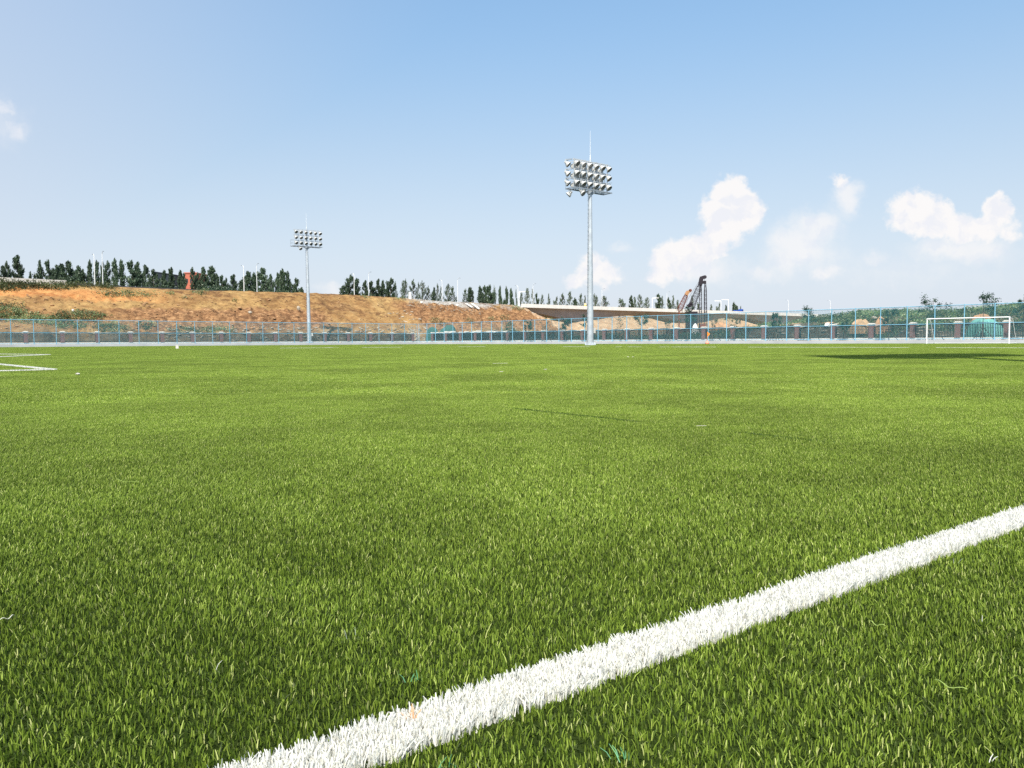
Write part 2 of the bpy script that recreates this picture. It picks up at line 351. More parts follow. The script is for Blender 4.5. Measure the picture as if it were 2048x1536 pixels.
# earth of the cut bank
m, nt = newmat('excavated_earth'); g = NT(nt); ps = g.pos()
mpp = g.n('ShaderNodeMapping'); g.l(ps, mpp.inputs[0]); mpp.inputs['Scale'].default_value = (1, 1, 2.2); pv = mpp.outputs[0]
fa = g.noise(pv, 0.055, 5, 0.6, 0.6); fb = g.noise(pv, 0.42, 6, 0.68, 0.5); fc = g.noise(pv, 2.2, 5, 0.7)
c = g.ramp(fa, [(0.34, (0.20, 0.095, 0.034)), (0.45, (0.29, 0.150, 0.050)), (0.54, (0.45, 0.285, 0.105)), (0.64, (0.27, 0.140, 0.052))])
c2 = g.ramp(fb, [(0.36, (0.10, 0.055, 0.025)), (0.46, (0.24, 0.135, 0.055)), (0.60, (0.44, 0.29, 0.12)), (0.72, (0.56, 0.42, 0.24))])
c = g.mix(0.45, c, c2); c = g.mix(g.mapr(fc, 0.55, 0.70, 0, 0.30), c, (0.55, 0.40, 0.25)); c = g.mix(g.mapr(fc, 0.44, 0.32, 0, 0.45), c, (0.10, 0.055, 0.03))
at_ = g.n('ShaderNodeAttribute', attribute_name='grey').outputs['Fac']
gr = g.ramp(fc, [(0.35, (0.22, 0.20, 0.17)), (0.65, (0.50, 0.48, 0.44))]); c = g.mix(0.12, c, (0.20, 0.15, 0.09)); c = g.mix(at_, c, gr)
atb = g.n('ShaderNodeAttribute', attribute_name='brown').outputs['Fac']; fd = g.noise(pv, 0.9, 6, 0.72, 0.4)
bc = g.ramp(fd, [(0.32, (0.085, 0.045, 0.024)), (0.47, (0.22, 0.115, 0.055)), (0.60, (0.37, 0.21, 0.10)), (0.72, (0.52, 0.35, 0.20))]); c = g.mix(g.math('MULTIPLY', atb, 1.0, clamp=True), c, bc)  # brown earth, its darkest tones also painted for shaded crevices
fe = g.math('MULTIPLY_ADD', g.noise(pv, 0.75, 7, 0.75, 0.8), 0.6); fe.node.inputs[2].default_value = 0.0; fe = g.math('ADD', fe, g.math('MULTIPLY', g.noise(pv, 0.14, 4, 0.6, 0.5), 0.4)); c = g.mix(g.mapr(fe, 0.49, 0.40, 0, 0.85), c, (0.11, 0.055, 0.028))  # dark brown patches, deepened to carry crevice shade in the colour
atr = g.n('ShaderNodeAttribute', attribute_name='red').outputs['Fac']; c = g.mix(g.math('MULTIPLY', atr, 0.6), c, g.ramp(fd, [(0.35, (0.36, 0.11, 0.03)), (0.6, (0.60, 0.28, 0.10))]))
at2 = g.n('ShaderNodeAttribute', attribute_name='soil').outputs['Fac']
sl = g.ramp(fb, [(0.32, (0.045, 0.036, 0.026)), (0.5, (0.125, 0.098, 0.066)), (0.75, (0.29, 0.23, 0.16))]); c = g.mix(at2, c, sl)
ats = g.n('ShaderNodeAttribute', attribute_name='sand').outputs['Fac']; c = g.mix(g.math('MULTIPLY', ats, .8), c, g.ramp(fb, [(0.35, (0.38, 0.235, 0.135)), (0.65, (0.56, 0.40, 0.25))]))
p = g.n('ShaderNodeBsdfPrincipled'); g.l(c, p.inputs['Base Color']); p.inputs['Roughness'].default_value = 0.95; p.inputs['Specular IOR Level'].default_value = 0.1
bp = g.n('ShaderNodeBump'); bp.inputs['Strength'].default_value = 0.9; bp.inputs['Distance'].default_value = 0.35; g.l(g.math('ADD', fb, g.math('MULTIPLY', fc, 0.5)), bp.inputs['Height']); g.l(bp.outputs[0], p.inputs['Normal'])
g.out(p.outputs[0]); M['earth'] = m

# ------------------------------------------------------------------ numpy noise and terrain
_P = rng.random((256, 256))
def vnoise(x, y):
    xi = np.floor(x).astype(int); yi = np.floor(y).astype(int); fx = x - xi; fy = y - yi
    fx = fx * fx * (3 - 2 * fx); fy = fy * fy * (3 - 2 * fy)
    a = _P[xi % 256, yi % 256]; b = _P[(xi + 1) % 256, yi % 256]; c = _P[xi % 256, (yi + 1) % 256]; d = _P[(xi + 1) % 256, (yi + 1) % 256]
    return (a * (1 - fx) + b * fx) * (1 - fy) + (c * (1 - fx) + d * fx) * fy
def fbm(x, y, n=4, gain=0.5):
    s = 0; a = 1; tot = 0
    for i in range(n): s = s + a * vnoise(x * 2 ** i + 17.3 * i, y * 2 ** i + 9.1 * i); tot += a; a *= gain
    return s / tot
def ridged(x, y, n=4):
    s = 0; a = 1; tot = 0
    for i in range(n): s = s + a * (1 - np.abs(2 * vnoise(x * 2 ** i + 7.7 * i, y * 2 ** i + 3.3 * i) - 1)); tot += a; a *= 0.55
    return s / tot
def sst(x, a, b): q = np.clip((x - a) / (b - a), 0, 1); return q * q * (3 - 2 * q)
def brown_mask(t, o):
    a = 1.5 * sst(t, -58, -44) * (1 - sst(t, -16, -9)) * sst(o, 10, 12.5) * (1 - sst(o, 18.5, 20.5))
    b = sst(t, 6, 15) * (1 - sst(t, 54, 62)) * sst(o, 10, 13) * (1 - sst(o, 23, 25.5)) * 1.5
    c = (1 - sst(t, -62, -50)) * sst(o, 13, 15) * (1 - sst(o, 18, 20)) * .35
    return np.clip((a + b + c) * (0.55 + 0.9 * fbm(t * 0.15 + 2, o * 0.3, 3)), 0, 1)
def G(t, o):
    t = np.asarray(t, float); o = np.asarray(o, float)
    crest = np.interp(t, [-110, -78, -66, -50, -35, -10, 10, 24, 40, 48, 56, 64], [10.6, 10.6, 10.7, 10.2, 10.8, 11.2, 10.9, 10.35, 10.1, 10.0, 7.5, 0.6])
    z0 = 0.35
    rough = sst(o, 3, 10) * (1 - sst(t, 54, 66))
    toe = 7.5 + 2.0 * fbm(t * 0.08, t * 0 + 4.4, 2)
    q = np.clip((o - toe) / (27.5 - toe), 0, 1)
    prof = np.where(q < 0.42, 0.52 * (q / 0.42) ** 0.9, np.where(q < 0.58, 0.52 + 0.07 * (q - 0.42) / 0.16, 0.59 + 0.41 * ((q - 0.58) / 0.42) ** 0.85))
    bank = (crest - z0) * prof
    n = (ridged(t * 0.16 + 3, o * 0.30, 5) - 0.6) * 1.6 + (fbm(t * 0.9, o * 0.9, 4) - 0.5) * 0.6 + brown_mask(t, o) * (ridged(t * 0.55 + 9, o * 0.75 + 2, 4) - 0.6) * 1.9
    edge = sst(q, 0.0, 0.15) * (1 - 0.85 * sst(q, 0.85, 1.0)) * rough
    h1 = z0 + bank + n * edge
    # humps between the railings and the bank
    hump = np.clip(fbm(t * 0.17 + 30, o * 0.28 + 5, 3) - 0.47, 0, 1) * 6.0 * sst(o, 4.2, 6.0) * (1 - sst(o, 9, 14)) * (1 - sst(t, 45, 60))
    hump = np.maximum(hump, 1.7 * np.exp(-((t + 68.1) / 1.9) ** 2 - ((o - 6.4) / 1.3) ** 2) + 2.0 * np.exp(-((t + 64.0) / 1.5) ** 2 - ((o - 6.8) / 1.3) ** 2))
    h1 = h1 + hump + (fbm(t * 1.1, o * 1.1, 3) - 0.5) * 0.35 * sst(o, 4, 6)
    # plateau with the road and everything beyond it
    hi = np.where(o > 28.5, np.interp(t, [-300, -66, -10, 24, 54, 300], [11.4, 11.2, 10.9, 10.1, 9.4, 9.4]), h1)
    left = np.where(o > 27.5, h1 + (hi - h1) * sst(o, 27.5, 30), h1)
    # under the bridge and to its right
    low = z0 + (fbm(t * 0.12, o * 0.12, 4) - 0.45) * 1.6 * sst(t, 3.5, 12) + 0.0 * t
    far_bank = 9.0 * sst(o, 44, 62) + (ridged(t * 0.05, o * 0.08, 4) - 0.5) * 1.6 * sst(o, 44, 50) * (1 - sst(o, 60, 70))
    tanb = (sst(o, 9, 19) * (1 - sst(o, 22, 29))) * (sst(t, 48, 56) * (1 - sst(t, 112, 120)) + .8 * sst(t, 132, 137) * (1 - sst(t, 150, 156))) * (4.9 + .7 * fbm(t * .12, o * .1, 3))
    low = low + far_bank + tanb + (fbm(t * .8, o * .8, 3) - .5) * .5 * sst(tanb, .2, 2)
    wbank = sst(t, 9, 16) * (1 - sst(o, -78, -52)) * (2.2 + 1.3 * fbm(t * 0.05, o * 0.05, 3)) * (1 - 0.5 * sst(t, 60, 120))
    piles = np.clip(fbm(t * 0.22 + 50, o * 0.16 + 8, 3) - 0.5, 0, 1) * 7.0 * sst(t, 4.5, 7) * (1 - sst(t, 11, 15)) * (1 - sst(o, -8, 2))
    low = low + wbank + piles
    m = sst(t, 54, 66)
    gz = left * (1 - m) + np.maximum(low, 0) * m
    # right-hand side (o<0) always uses the low ground
    k = sst(o, -2, 3.0)
    side = z0 + (low - z0) * sst(t, 3, 6)
    gz = np.where(o < 3.0, np.where(t > 0, side * (1 - k) + gz * k, np.where(o > 0, gz, -0.4)), gz)
    gz = np.where((t <= 0.0) & (o <= 0.0), -0.4, gz)
    near = (o < 3.2) & (t < 3.2) & ((o > 0) | (t > 0))
    gz = np.where(near, z0, gz)
    return gz
def hit(px, py, y0=100.0, y1=600.0):
    d = ray(px, py); d = d / d.y; ys = np.arange(y0, y1, 0.25)
    X = d.x * ys; Z = CAM_H + d.z * ys
    dx = X - CO.x; dy = ys - CO.y
    t = dx * UU.x + dy * UU.y; o = dx * VV.x + dy * VV.y
    gz = G(t, o); ok = np.where((Z <= gz) & ((t > 0.2) | (o > 0.2)))[0]
    if len(ok) == 0: return None
    i = ok[0]; return Vector((X[i], ys[i], float(gz[i])))

def rows(*segs):
    out = []
    for a, b, s in segs: out += list(np.arange(a, b, s))
    out.append(segs[-1][1]); return np.array(out)
ts = rows((-600, -200, 50), (-200, -96, 6), (-96, 68, 0.32), (68, 140, 1.2), (140, 300, 6), (300, 700, 50))
os_ = rows((-500, -160, 60), (-160, 0, 1.0), (0, 3, 0.5), (3, 31, 0.27), (31, 70, 1.0), (70, 120, 5), (120, 600, 60))
T, O = np.meshgrid(ts, os_, indexing='ij'); Z = G(T, O)
X = CO.x + UU.x * T + VV.x * O; Y = CO.y + UU.y * T + VV.y * O
V = np.stack([X, Y, Z], -1).reshape(-1, 3); nt_, no_ = T.shape
idx = np.arange(nt_ * no_).reshape(nt_, no_)
Q = np.stack([idx[:-1, :-1], idx[1:, :-1], idx[1:, 1:], idx[:-1, 1:]], -1).reshape(-1, 4)
tm = (T[:-1, :-1] + T[1:, 1:]) / 2; om = (O[:-1, :-1] + O[1:, 1:]) / 2
keep = ~((tm < 0) & (om < 0)).reshape(-1); Q = Q[keep]
terr = np_obj('hillside', V, Q, M['earth'], smooth=True); tag(terr, kind='structure')
grey = np.clip(sst(T, 12, 20) * (1 - sst(T, 44, 52)) * sst(O, 20.5 + 3 * (fbm(T * 0.2, O * 0.2) - 0.5), 23.5) * (O < 30), 0, 1) * sst(fbm(T * 0.35, O * 0.35, 3), 0.3, 0.5)
a = terr.data.attributes.new('grey', 'FLOAT', 'POINT'); a.data.foreach_set('value', grey.astype(np.float32).ravel())
soil = np.clip((1 - sst(O, 8, 12)) * (T < 60) * 0.85 + (T >= 0) * (O < 9) * 0.55 + (O > 31) * (T < 55) * 0.8, 0, 1)
sand = np.clip((T > 50) * sst(O, 8, 11) * sst(Z, 1.0, 2.5), 0, 1)
a = terr.data.attributes.new('sand', 'FLOAT', 'POINT'); a.data.foreach_set('value', sand.astype(np.float32).ravel())
a = terr.data.attributes.new('brown', 'FLOAT', 'POINT'); a.data.foreach_set('value', brown_mask(T, O).astype(np.float32).ravel())
red = np.clip((1 - sst(T, -48, -38)) * sst(O, 21.5, 23) * (1 - sst(O, 26.5, 28)), 0, 1)
a = terr.data.attributes.new('red', 'FLOAT', 'POINT'); a.data.foreach_set('value', red.astype(np.float32).ravel())
a = terr.data.attributes.new('soil', 'FLOAT', 'POINT'); a.data.foreach_set('value', soil.astype(np.float32).ravel())

# flat turf base of the pitch
mb = MB(); mb.add([site(-260, -260), site(0, -260), site(0, 0), site(-260, 0)], [(0, 1, 2, 3)])
tag(mb.build('pitch_ground', M['turf_base']), kind='structure')

# ------------------------------------------------------------------ turf blades
def blades(P, h0=0.006, h1=0.0125, w=0.0015, lean=0.38, r=rng, z=0.0, bias=(0.0, 0.0)):
    n = len(P); H = r.uniform(h0, h1, n); phi = r.uniform(0, 2 * np.pi, n)
    sx = np.cos(phi) * w / 2; sy = np.sin(phi) * w / 2
    ld = r.uniform(0, 2 * np.pi, n); la = np.abs(r.normal(0, lean, n)) * H
    lx = np.cos(ld) * la + bias[0] * H; ly = np.sin(ld) * la + bias[1] * H
    V = np.zeros((n, 6, 3), np.float32)
    def put(k, f, ht, wd):
        V[:, k, 0] = P[:, 0] + lx * f - sx * wd; V[:, k, 1] = P[:, 1] + ly * f - sy * wd; V[:, k, 2] = z + H * ht
        V[:, k + 1, 0] = P[:, 0] + lx * f + sx * wd; V[:, k + 1, 1] = P[:, 1] + ly * f + sy * wd; V[:, k + 1, 2] = z + H * ht
    put(0, 0.0, 0.0, 1.0); put(2, 0.4, 0.6, 0.95); put(4, 1.0, 1.0, 0.5)
    b = (np.arange(n) * 6)[:, None]
    Q = np.concatenate([b + np.array([[0, 1, 3, 2]]), b + np.array([[2, 3, 5, 4]])], 1).reshape(-1, 4)
    rnd = np.repeat(.15 + .85 * r.random(n) ** 1.25, 6)
    return V.reshape(-1, 3), Q, rnd
def pile(d): return np.interp(d, [0, 1.2, 2.0, 3.2, 5.5, 9, 14, 24, 60], [0.0, .05, .20, .34, .38, .36, .33, .30, .28])
def thatch(P, w, r=rng):
    v, q, a = blades(P, 0.003, 0.0075, w, 1.1, r); return v, q, np.repeat(r.random(len(P)) * .10, 6)
def join(*bs):
    V_, Q_, A_ = [], [], []; o_ = 0
    for v, q, a in bs: V_.append(v); Q_.append(q + o_); A_.append(a); o_ += len(v)
    return np.concatenate(V_), np.concatenate(Q_), np.concatenate(A_)
TL = R(51.8); LN = np.array([math.cos(TL), -math.sin(TL)]); LD = np.array([math.sin(TL), math.cos(TL)])
P_FAR, P_NEAR = -0.821, -0.744
s0 = ground(872, 802); s1 = ground(1700, 892)
SA = np.array([s0.x, s0.y]); SB = np.array([s1.x, s1.y]); SDv = (SB - SA) / np.linalg.norm(SB - SA); SNv = np.array([-SDv[1], SDv[0]]); SL = np.linalg.norm(SB - SA)
CELL0, CELL1, CELL2 = 0.25, 1.0, 2.0
def inside(x, y, c): return (y > 0.1 - c) & (np.abs(x) < 0.74 * np.maximum(y, 0) + 1.0 + c)
pts = []   # x, y, lod
uniq = []
G2 = int(170 / CELL2)
for i in range(-75, 76):
    for j in range(-1, G2):
        x = i * CELL2; y = j * CELL2          # lower-left corner of a 2 m cell
        cx, cy = x + 1, y + 1
        if not inside(cx, cy, 2.0): continue
        t_, o_ = to_site((cx, cy))
        if t_ > -0.6 or o_ > -0.6: continue
        if math.hypot(cx, cy) > 24: pts.append((cx, cy, 2)); continue
        for a_ in range(2):
            for b_ in range(2):
                x1 = x + a_ * CELL1; y1 = y + b_ * CELL1; c1x, c1y = x1 + .5, y1 + .5
                if not inside(c1x, c1y, 0.8): continue
                if math.hypot(c1x, c1y) > 7.2: pts.append((c1x, c1y, 1)); continue
                for p_ in range(4):
                    for q_ in range(4):
                        x0 = x1 + (p_ + .5) * CELL0; y0 = y1 + (q_ + .5) * CELL0
                        if not inside(x0, y0, 0.2): continue
                        pl = np.array([x0, y0]); d = pl @ LN; sdist = abs((pl - SA) @ SNv); st = (pl - SA) @ SDv
                        if P_FAR - 0.18 < d < P_NEAR + 0.18 or (sdist < 0.18 and -0.2 < st < SL + 0.2): uniq.append((x0, y0))
                        else: pts.append((x0, y0, 0))
D0, D1, D2 = 44000, 18000, 7600
tiles = []
BINS = [(0, 1.5, 0, 4), (1.5, 2.4, 0, 4), (2.4, 3.8, 0, 4), (3.8, 7.4, 0, 5), (7.4, 11, 1, 4), (11, 16, 1, 4), (16, 24.5, 1, 4), (24.5, 45, 2, 3), (45, 400, 2, 3)]   # near, far, tile size, variants
first = []
for bi, (a_, b_, l_, nv) in enumerate(BINS):
    first.append(len(tiles)); dist = (a_ + min(b_, 60)) / 2; bs = (.08 * pile(dist), pile(dist))
    for k in range(nv):
        r_ = np.random.default_rng(100 * bi + k + 1); c_, d_ = ((CELL0, D0), (CELL1, D1), (CELL2, D2))[l_]
        n = int(d_ * c_ ** 2); P = r_.uniform(-c_ / 2, c_ / 2, (n, 2)); t_ = blades(P, w=(0.0015, 0.0037, 0.0092)[l_], r=r_, bias=bs)
        if l_ == 0: t_ = join(t_, thatch(r_.uniform(-c_ / 2, c_ / 2, (n, 2)), .0018, r_))
        tiles.append(t_)
def tile_id(x, y, l):
    d = math.hypot(x, y); dd = d * random.uniform(.84, 1.18)
    ks = [k for k in range(len(BINS)) if BINS[k][2] == l]
    k = next((k for k in ks if BINS[k][0] <= dd < BINS[k][1]), ks[0] if dd < BINS[ks[0]][0] else ks[-1])
    return first[k] + random.randrange(BINS[k][3])
NT_ = len(tiles)
Vs, Qs, Rn, Id = [], [], [], []; off = 0
for k, (v, q, r_) in enumerate(tiles):
    Vs.append(v); Qs.append(q + off); Rn.append(r_); Id.append(np.full(len(v), k)); off += len(v)
pa = np.array([(x, y, 0) for x, y, l in pts], np.float32)
pid = np.array([tile_id(x, y, l) for x, y, l in pts])
Vs.append(pa); Rn.append(np.zeros(len(pa))); Id.append(pid + 1000)
grass = np_obj('grass', np.concatenate(Vs), np.concatenate(Qs), M['blades'], attr=np.concatenate(Rn))
ida = grass.data.attributes.new('tile', 'INT', 'POINT'); ida.data.foreach_set('value', np.concatenate(Id).astype(np.int32))
rota = grass.data.attributes.new('rotz', 'FLOAT', 'POINT'); rv = np.zeros(len(grass.data.vertices), np.float32); rv[-len(pa):] = np.where(pid < 4, rng.integers(0, 4, len(pa)) * np.pi / 2, rng.uniform(-.0, .0, len(pa)))
rota.data.foreach_set('value', rv)
tag(grass, 'short bright green artificial grass covering the pitch', 'grass', kind='stuff')
ng = bpy.data.node_groups.new('turf_tiles', 'GeometryNodeTree')
ng.interface.new_socket('Geometry', in_out='INPUT', socket_type='NodeSocketGeometry'); ng.interface.new_socket('Geometry', in_out='OUTPUT', socket_type='NodeSocketGeometry')
gi = ng.nodes.new('NodeGroupInput'); go = ng.nodes.new('NodeGroupOutput'); jn = ng.nodes.new('GeometryNodeJoinGeometry')
at1 = ng.nodes.new('GeometryNodeInputNamedAttribute'); at1.data_type = 'INT'; at1.inputs['Name'].default_value = 'tile'
at2_ = ng.nodes.new('GeometryNodeInputNamedAttribute'); at2_.data_type = 'FLOAT'; at2_.inputs['Name'].default_value = 'rotz'
cx_ = ng.nodes.new('ShaderNodeCombineXYZ'); ng.links.new(at2_.outputs['Attribute'], cx_.inputs['Z'])
def pick(val):
    cmp = ng.nodes.new('FunctionNodeCompare'); cmp.data_type = 'INT'; cmp.operation = 'EQUAL'
    ng.links.new(at1.outputs['Attribute'], [s for s in cmp.inputs if s.identifier == 'A_INT'][0]); [s for s in cmp.inputs if s.identifier == 'B_INT'][0].default_value = val
    sp = ng.nodes.new('GeometryNodeSeparateGeometry'); sp.domain = 'POINT'
    ng.links.new(gi.outputs[0], sp.inputs[0]); ng.links.new(cmp.outputs[0], sp.inputs[1]); return sp.outputs[0]
for k in range(NT_):
    ip = ng.nodes.new('GeometryNodeInstanceOnPoints'); ng.links.new(pick(1000 + k), ip.inputs['Points']); ng.links.new(pick(k), ip.inputs['Instance']); ng.links.new(cx_.outputs[0], ip.inputs['Rotation'])
    ng.links.new(ip.outputs[0], jn.inputs[0])
ng.links.new(jn.outputs[0], go.inputs[0])
grass.modifiers.new('tiles', 'NODES').node_group = ng

# blades of the cells that the painted line and the seam cross
n = int(D0 * CELL0 ** 2); ua = np.array(uniq)
P = (ua[:, None, :] + rng.uniform(-CELL0 / 2, CELL0 / 2, (len(ua), n, 2))).reshape(-1, 2)
d = P @ LN; wig = (fbm(P[:, 0] * 30, P[:, 1] * 30, 2) - 0.5) * 0.008
white = (d > P_FAR + wig) & (d < P_NEAR + wig)
sd_ = (P - SA) @ SNv; st_ = (P - SA) @ SDv
def fr(px, py): q = ground(px, py); return float((np.array([q.x, q.y]) - SA) @ SDv)
wa, wb, wc, wd = fr(1050, 820), fr(1290, 845), fr(1490, 867), fr(1690, 890)
win = .45 * sst(st_, 0, .3) * (1 - sst(st_, wa, wa + .2)) + sst(st_, wa - .2, wa + .1) * (1 - sst(st_, wb - .1, wb + .1)) + .6 * sst(st_, wc - .1, wc + .1) * (1 - sst(st_, wd - .15, wd))
half = win * np.where((st_ > 0) & (st_ < SL), 0.022 * sst(fbm(st_ * 2.2 + 5, st_ * 0, 2), 0.20, 0.5), 0)
gap = (np.abs(sd_) < half) & (rng.random(len(P)) < .62)
Pt = P + rng.normal(0, .01, P.shape); Pg = P[~white & ~gap]; pb_ = pile(np.hypot(Pg[:, 0], Pg[:, 1])); v, q, r_ = join(blades(Pg, w=0.0015, bias=(pb_ * .08, pb_)), thatch(Pt[~white & ~gap], .0018))
o_ = np_obj('grass', v, q, M['blades'], attr=r_); tag(o_, 'green artificial grass fibres along the white touchline and the turf seam', 'grass', kind='stuff')
v, q, r_ = blades(P[gap], 0.009, 0.014, w=0.0020)
tag(np_obj('grass', v, q, M['seam_blades'], attr=r_), 'dark green seam between two rolls of turf', 'grass', kind='stuff')
Pw = P[white]; Pw = np.concatenate([Pw + rng.normal(0, 0.002, Pw.shape) for _ in range(6)])
v, q, r_ = blades(Pw, 0.009, 0.021, w=0.0021, lean=0.32)
tag(np_obj('touchline', v, q, M['white_blades'], attr=r_), kind='structure')

# painted lines farther away (white fibres in strips)
def strip(a, b, w, dens=9000, bw=0.008, name='pitch_line'):
    a = np.array(a[:2]); b = np.array(b[:2]); L = np.linalg.norm(b - a); dd = (b - a) / L; nn = np.array([-dd[1], dd[0]])
    n = int(L * w * dens); s = rng.uniform(0, L, n); c = rng.uniform(-w / 2, w / 2, n)
    return a + s[:, None] * dd + c[:, None] * nn, bw
def lines(name, segs, w=0.12, dens=9000, bw=0.008, keepf=None):
    Ps = [strip(a, b, w, dens, bw)[0] for a, b in segs]; P = np.concatenate(Ps)
    if keepf is not None: P = P[keepf(P)]
    v, q, r_ = blades(P, 0.019, 0.027, w=bw, lean=0.3); tag(np_obj(name, v, q, M['white_blades'], attr=r_), kind='structure')
def g2(px, py): p = ground(px, py, 0.02); return (p.x, p.y)
c1 = g2(106, 738.2); e1 = g2(-260, 702.6); e2 = g2(-260, 747.5)
lines('pitch_line', [(c1, e1), (c1, e2)], 0.13, 9000, 0.008)
c2_ = g2(98, 708.8); lines('pitch_line', [(c2_, g2(-200, 722)), (c2_, g2(-200, 705.6))], 0.16, 7000, 0.012)
gl0 = np.array(g2(2140, 695.6)); gl1 = gl0 + np.array([VV.x, VV.y]) * 34
lines('goal_line', [(tuple(gl0), tuple(gl1))], 0.12, 3000, 0.016, keepf=lambda P: fbm(P[:, 0] * 0.4, P[:, 1] * 0.4, 3) > 0.42)
fl1 = np.array(g2(1100, 692.2)); fl0 = np.array(g2(560, 696.0))
lines('far_touchline', [(tuple(fl0), tuple(fl1))], 0.14, 3000, 0.018, keepf=lambda P: fbm(P[:, 0] * 0.35 + 3, P[:, 1] * 0.35, 3) > 0.44)

# crumbs of mint-green and pale plastic left between the fibres near the camera
def crumbs(name, spots, n, size, mat, label):
    Pn = []
    for (px, py, rad) in spots:
        c = ground(px, py, 0.03); Pn.append(np.array([c.x, c.y]) + rng.normal(0, rad, (n, 2)))
    P = np.concatenate(Pn); v, q, r_ = blades(P, 0.006, 0.014, w=size, lean=0.9); v[:, 2] += 0.006
    tag(np_obj(name, v, q, mat, attr=r_), label, 'grass', kind='stuff')
crumbs('mint_fibres', [(890, 1500, .008), (905, 1525, .008), (835, 1325, .005), (1080, 1522, .008), (1245, 1475, .005)], 9, 0.0013, M['teal_crumb'], 'mint green stray fibres caught in the turf beside the white line')
cs = [(random.uniform(0, 2048), random.uniform(1050, 1530), .006) for _ in range(6)]
crumbs('pale_fibres', cs, 2, 0.0011, M['pale_crumb'], 'pale stray fibres scattered in the nearby turf')
P = np.array([g2(823, 1420)]) + rng.normal(0, 0.0022, (7, 2)); v, q, r_ = blades(P, 0.020, 0.028, w=0.0024, lean=0.3)
tag(np_obj('orange_tuft', v, q, M['orange_blades'], attr=r_), 'tiny tuft of orange fibres sticking up at the edge of the white touchline', 'tuft')
# long curved loose strands lying on the turf
def strand(p0, p1, bend, w=0.0010):
    mb = MB(); a = Vector((*g2(*p0), 0.016)); b = Vector((*g2(*p1), 0.016)); s = (b - a).cross(Vector((0, 0, 1))) * bend; last = None
    for k in range(9):
        f_ = k / 8; p_ = a.lerp(b, f_) + s * math.sin(math.pi * f_) + Vector((0, 0, 0.002 * math.sin(9 * f_)))
        if last is not None: mb.bar(last, p_, w, 0.0007)
        last = p_
    return mb
M['strand'] = simple('loose_fibre', (0.30, 0.40, 0.10), 0.5, 0.15, 5); M['strand_pale'] = simple('pale_fibre', (0.66, 0.66, 0.52), 0.5, 0.1, 5)
for p0, p1, bd, mt, lb in [((1870, 1353), (1935, 1373), .15, 'strand', 'curved loose green fibre at the lower right of the turf'), ((1738, 1237), (1770, 1247), .1, 'strand', 'short loose fibre below the right part of the touchline'),
                           ((1990, 1086), (2015, 1091), .1, 'strand', 'loose fibre just below the touchline at the right edge'), ((0, 1234), (28, 1226), .1, 'strand_pale', 'pale loose fibre at the left edge of the turf'), ((232, 955), (278, 962), .1, 'strand', 'loose fibre on the turf in the left middle')]:
    tag(strand(p0, p1, bd).build('loose_fibre', M[mt]), lb, 'fibre')
def litter(px0, py0, px1, py1, h, lb, w=0.03):
    w *= .35
    a = Vector((*g2(px0, py0), 0.016)); b = Vector((*g2(px1, py1), 0.016)); h *= .6; mb = MB(); n = 5; last = None
    for k in range(n + 1):
        p_ = a.lerp(b, k / n) + Vector((0, 0, h * (0.4 + 0.6 * ((k * 37) % 5) / 4)))
        if last is not None: mb.bar(last, p_, w, h * 0.7)
        last = p_
    tag(mb.build('plastic_strip', M['white_box']), lb, 'litter')
litter(985, 726.5, 1015, 726.2, 0.008, 'long white plastic strip lying on the far middle of the turf', 0.05)
litter(999, 743.2, 1006, 743.2, 0.012, 'short white scrap on the turf below the long white strip', 0.04)
litter(1393, 850.5, 1413, 850.0, 0.003, 'thin white wire lying on the turf right of the dark seam', 0.006)
litter(153, 748.5, 158, 748.8, 0.03, 'white scrap on the turf below the left box corner', 0.07)
litter(1088, 738.5, 1094, 738.6, 0.012, 'white speck on the turf below the right floodlight mast', 0.04)
litter(1254, 713.6, 1258, 713.6, 0.016, 'left of two white specks on the far turf', 0.06)
litter(1264, 713.8, 1268, 713.8, 0.016, 'right of two white specks on the far turf', 0.06)
litter(650, 695.2, 677, 695.0, 0.02, 'thin white scrap on the far turf right of the left mast', 0.1)

# white box on the turf
b = ground(354.5, 697.5); w = 5.6 / F * b.y; h = 6.6 / F * b.y
e = empty('white_box', (b.x, b.y, 0.02), 0.3); mb = MB(); mb.box((0, 0, h / 2), (w * .95, w * .8, h)); mb.build('body', M['white_box'], e)
mb = MB(); mb.box((0, 0, h + .015), (w * 1.0, w * .86, .03)); mb.build('lid', M['white_box'], e)
tag(e, 'small white box standing on the far turf at the left', 'box')

# ------------------------------------------------------------------ kerb
mb = MB(); KH = 0.36
for a_, b_ in ((site(-150, 0.25), site(0.5, 0.25)), (site(0.25, 0.0), site(0.25, -150))):
    mb.bar(a_ + Vector((0, 0, KH / 2)), b_ + Vector((0, 0, KH / 2)), 0.5, KH)
k = mb.build('kerb', M['kerb']); tag(k, kind='structure')
mb = MB()
for a_, b_ in ((site(-150, 1.78), site(3.2, 1.78)), (site(1.78, 0.48), site(1.78, -150))):
    mb.bar(a_ + Vector((0, 0, .362)), b_ + Vector((0, 0, .362)), 2.55, 0.02)
tag(mb.build('path', M['concrete']), kind='structure')

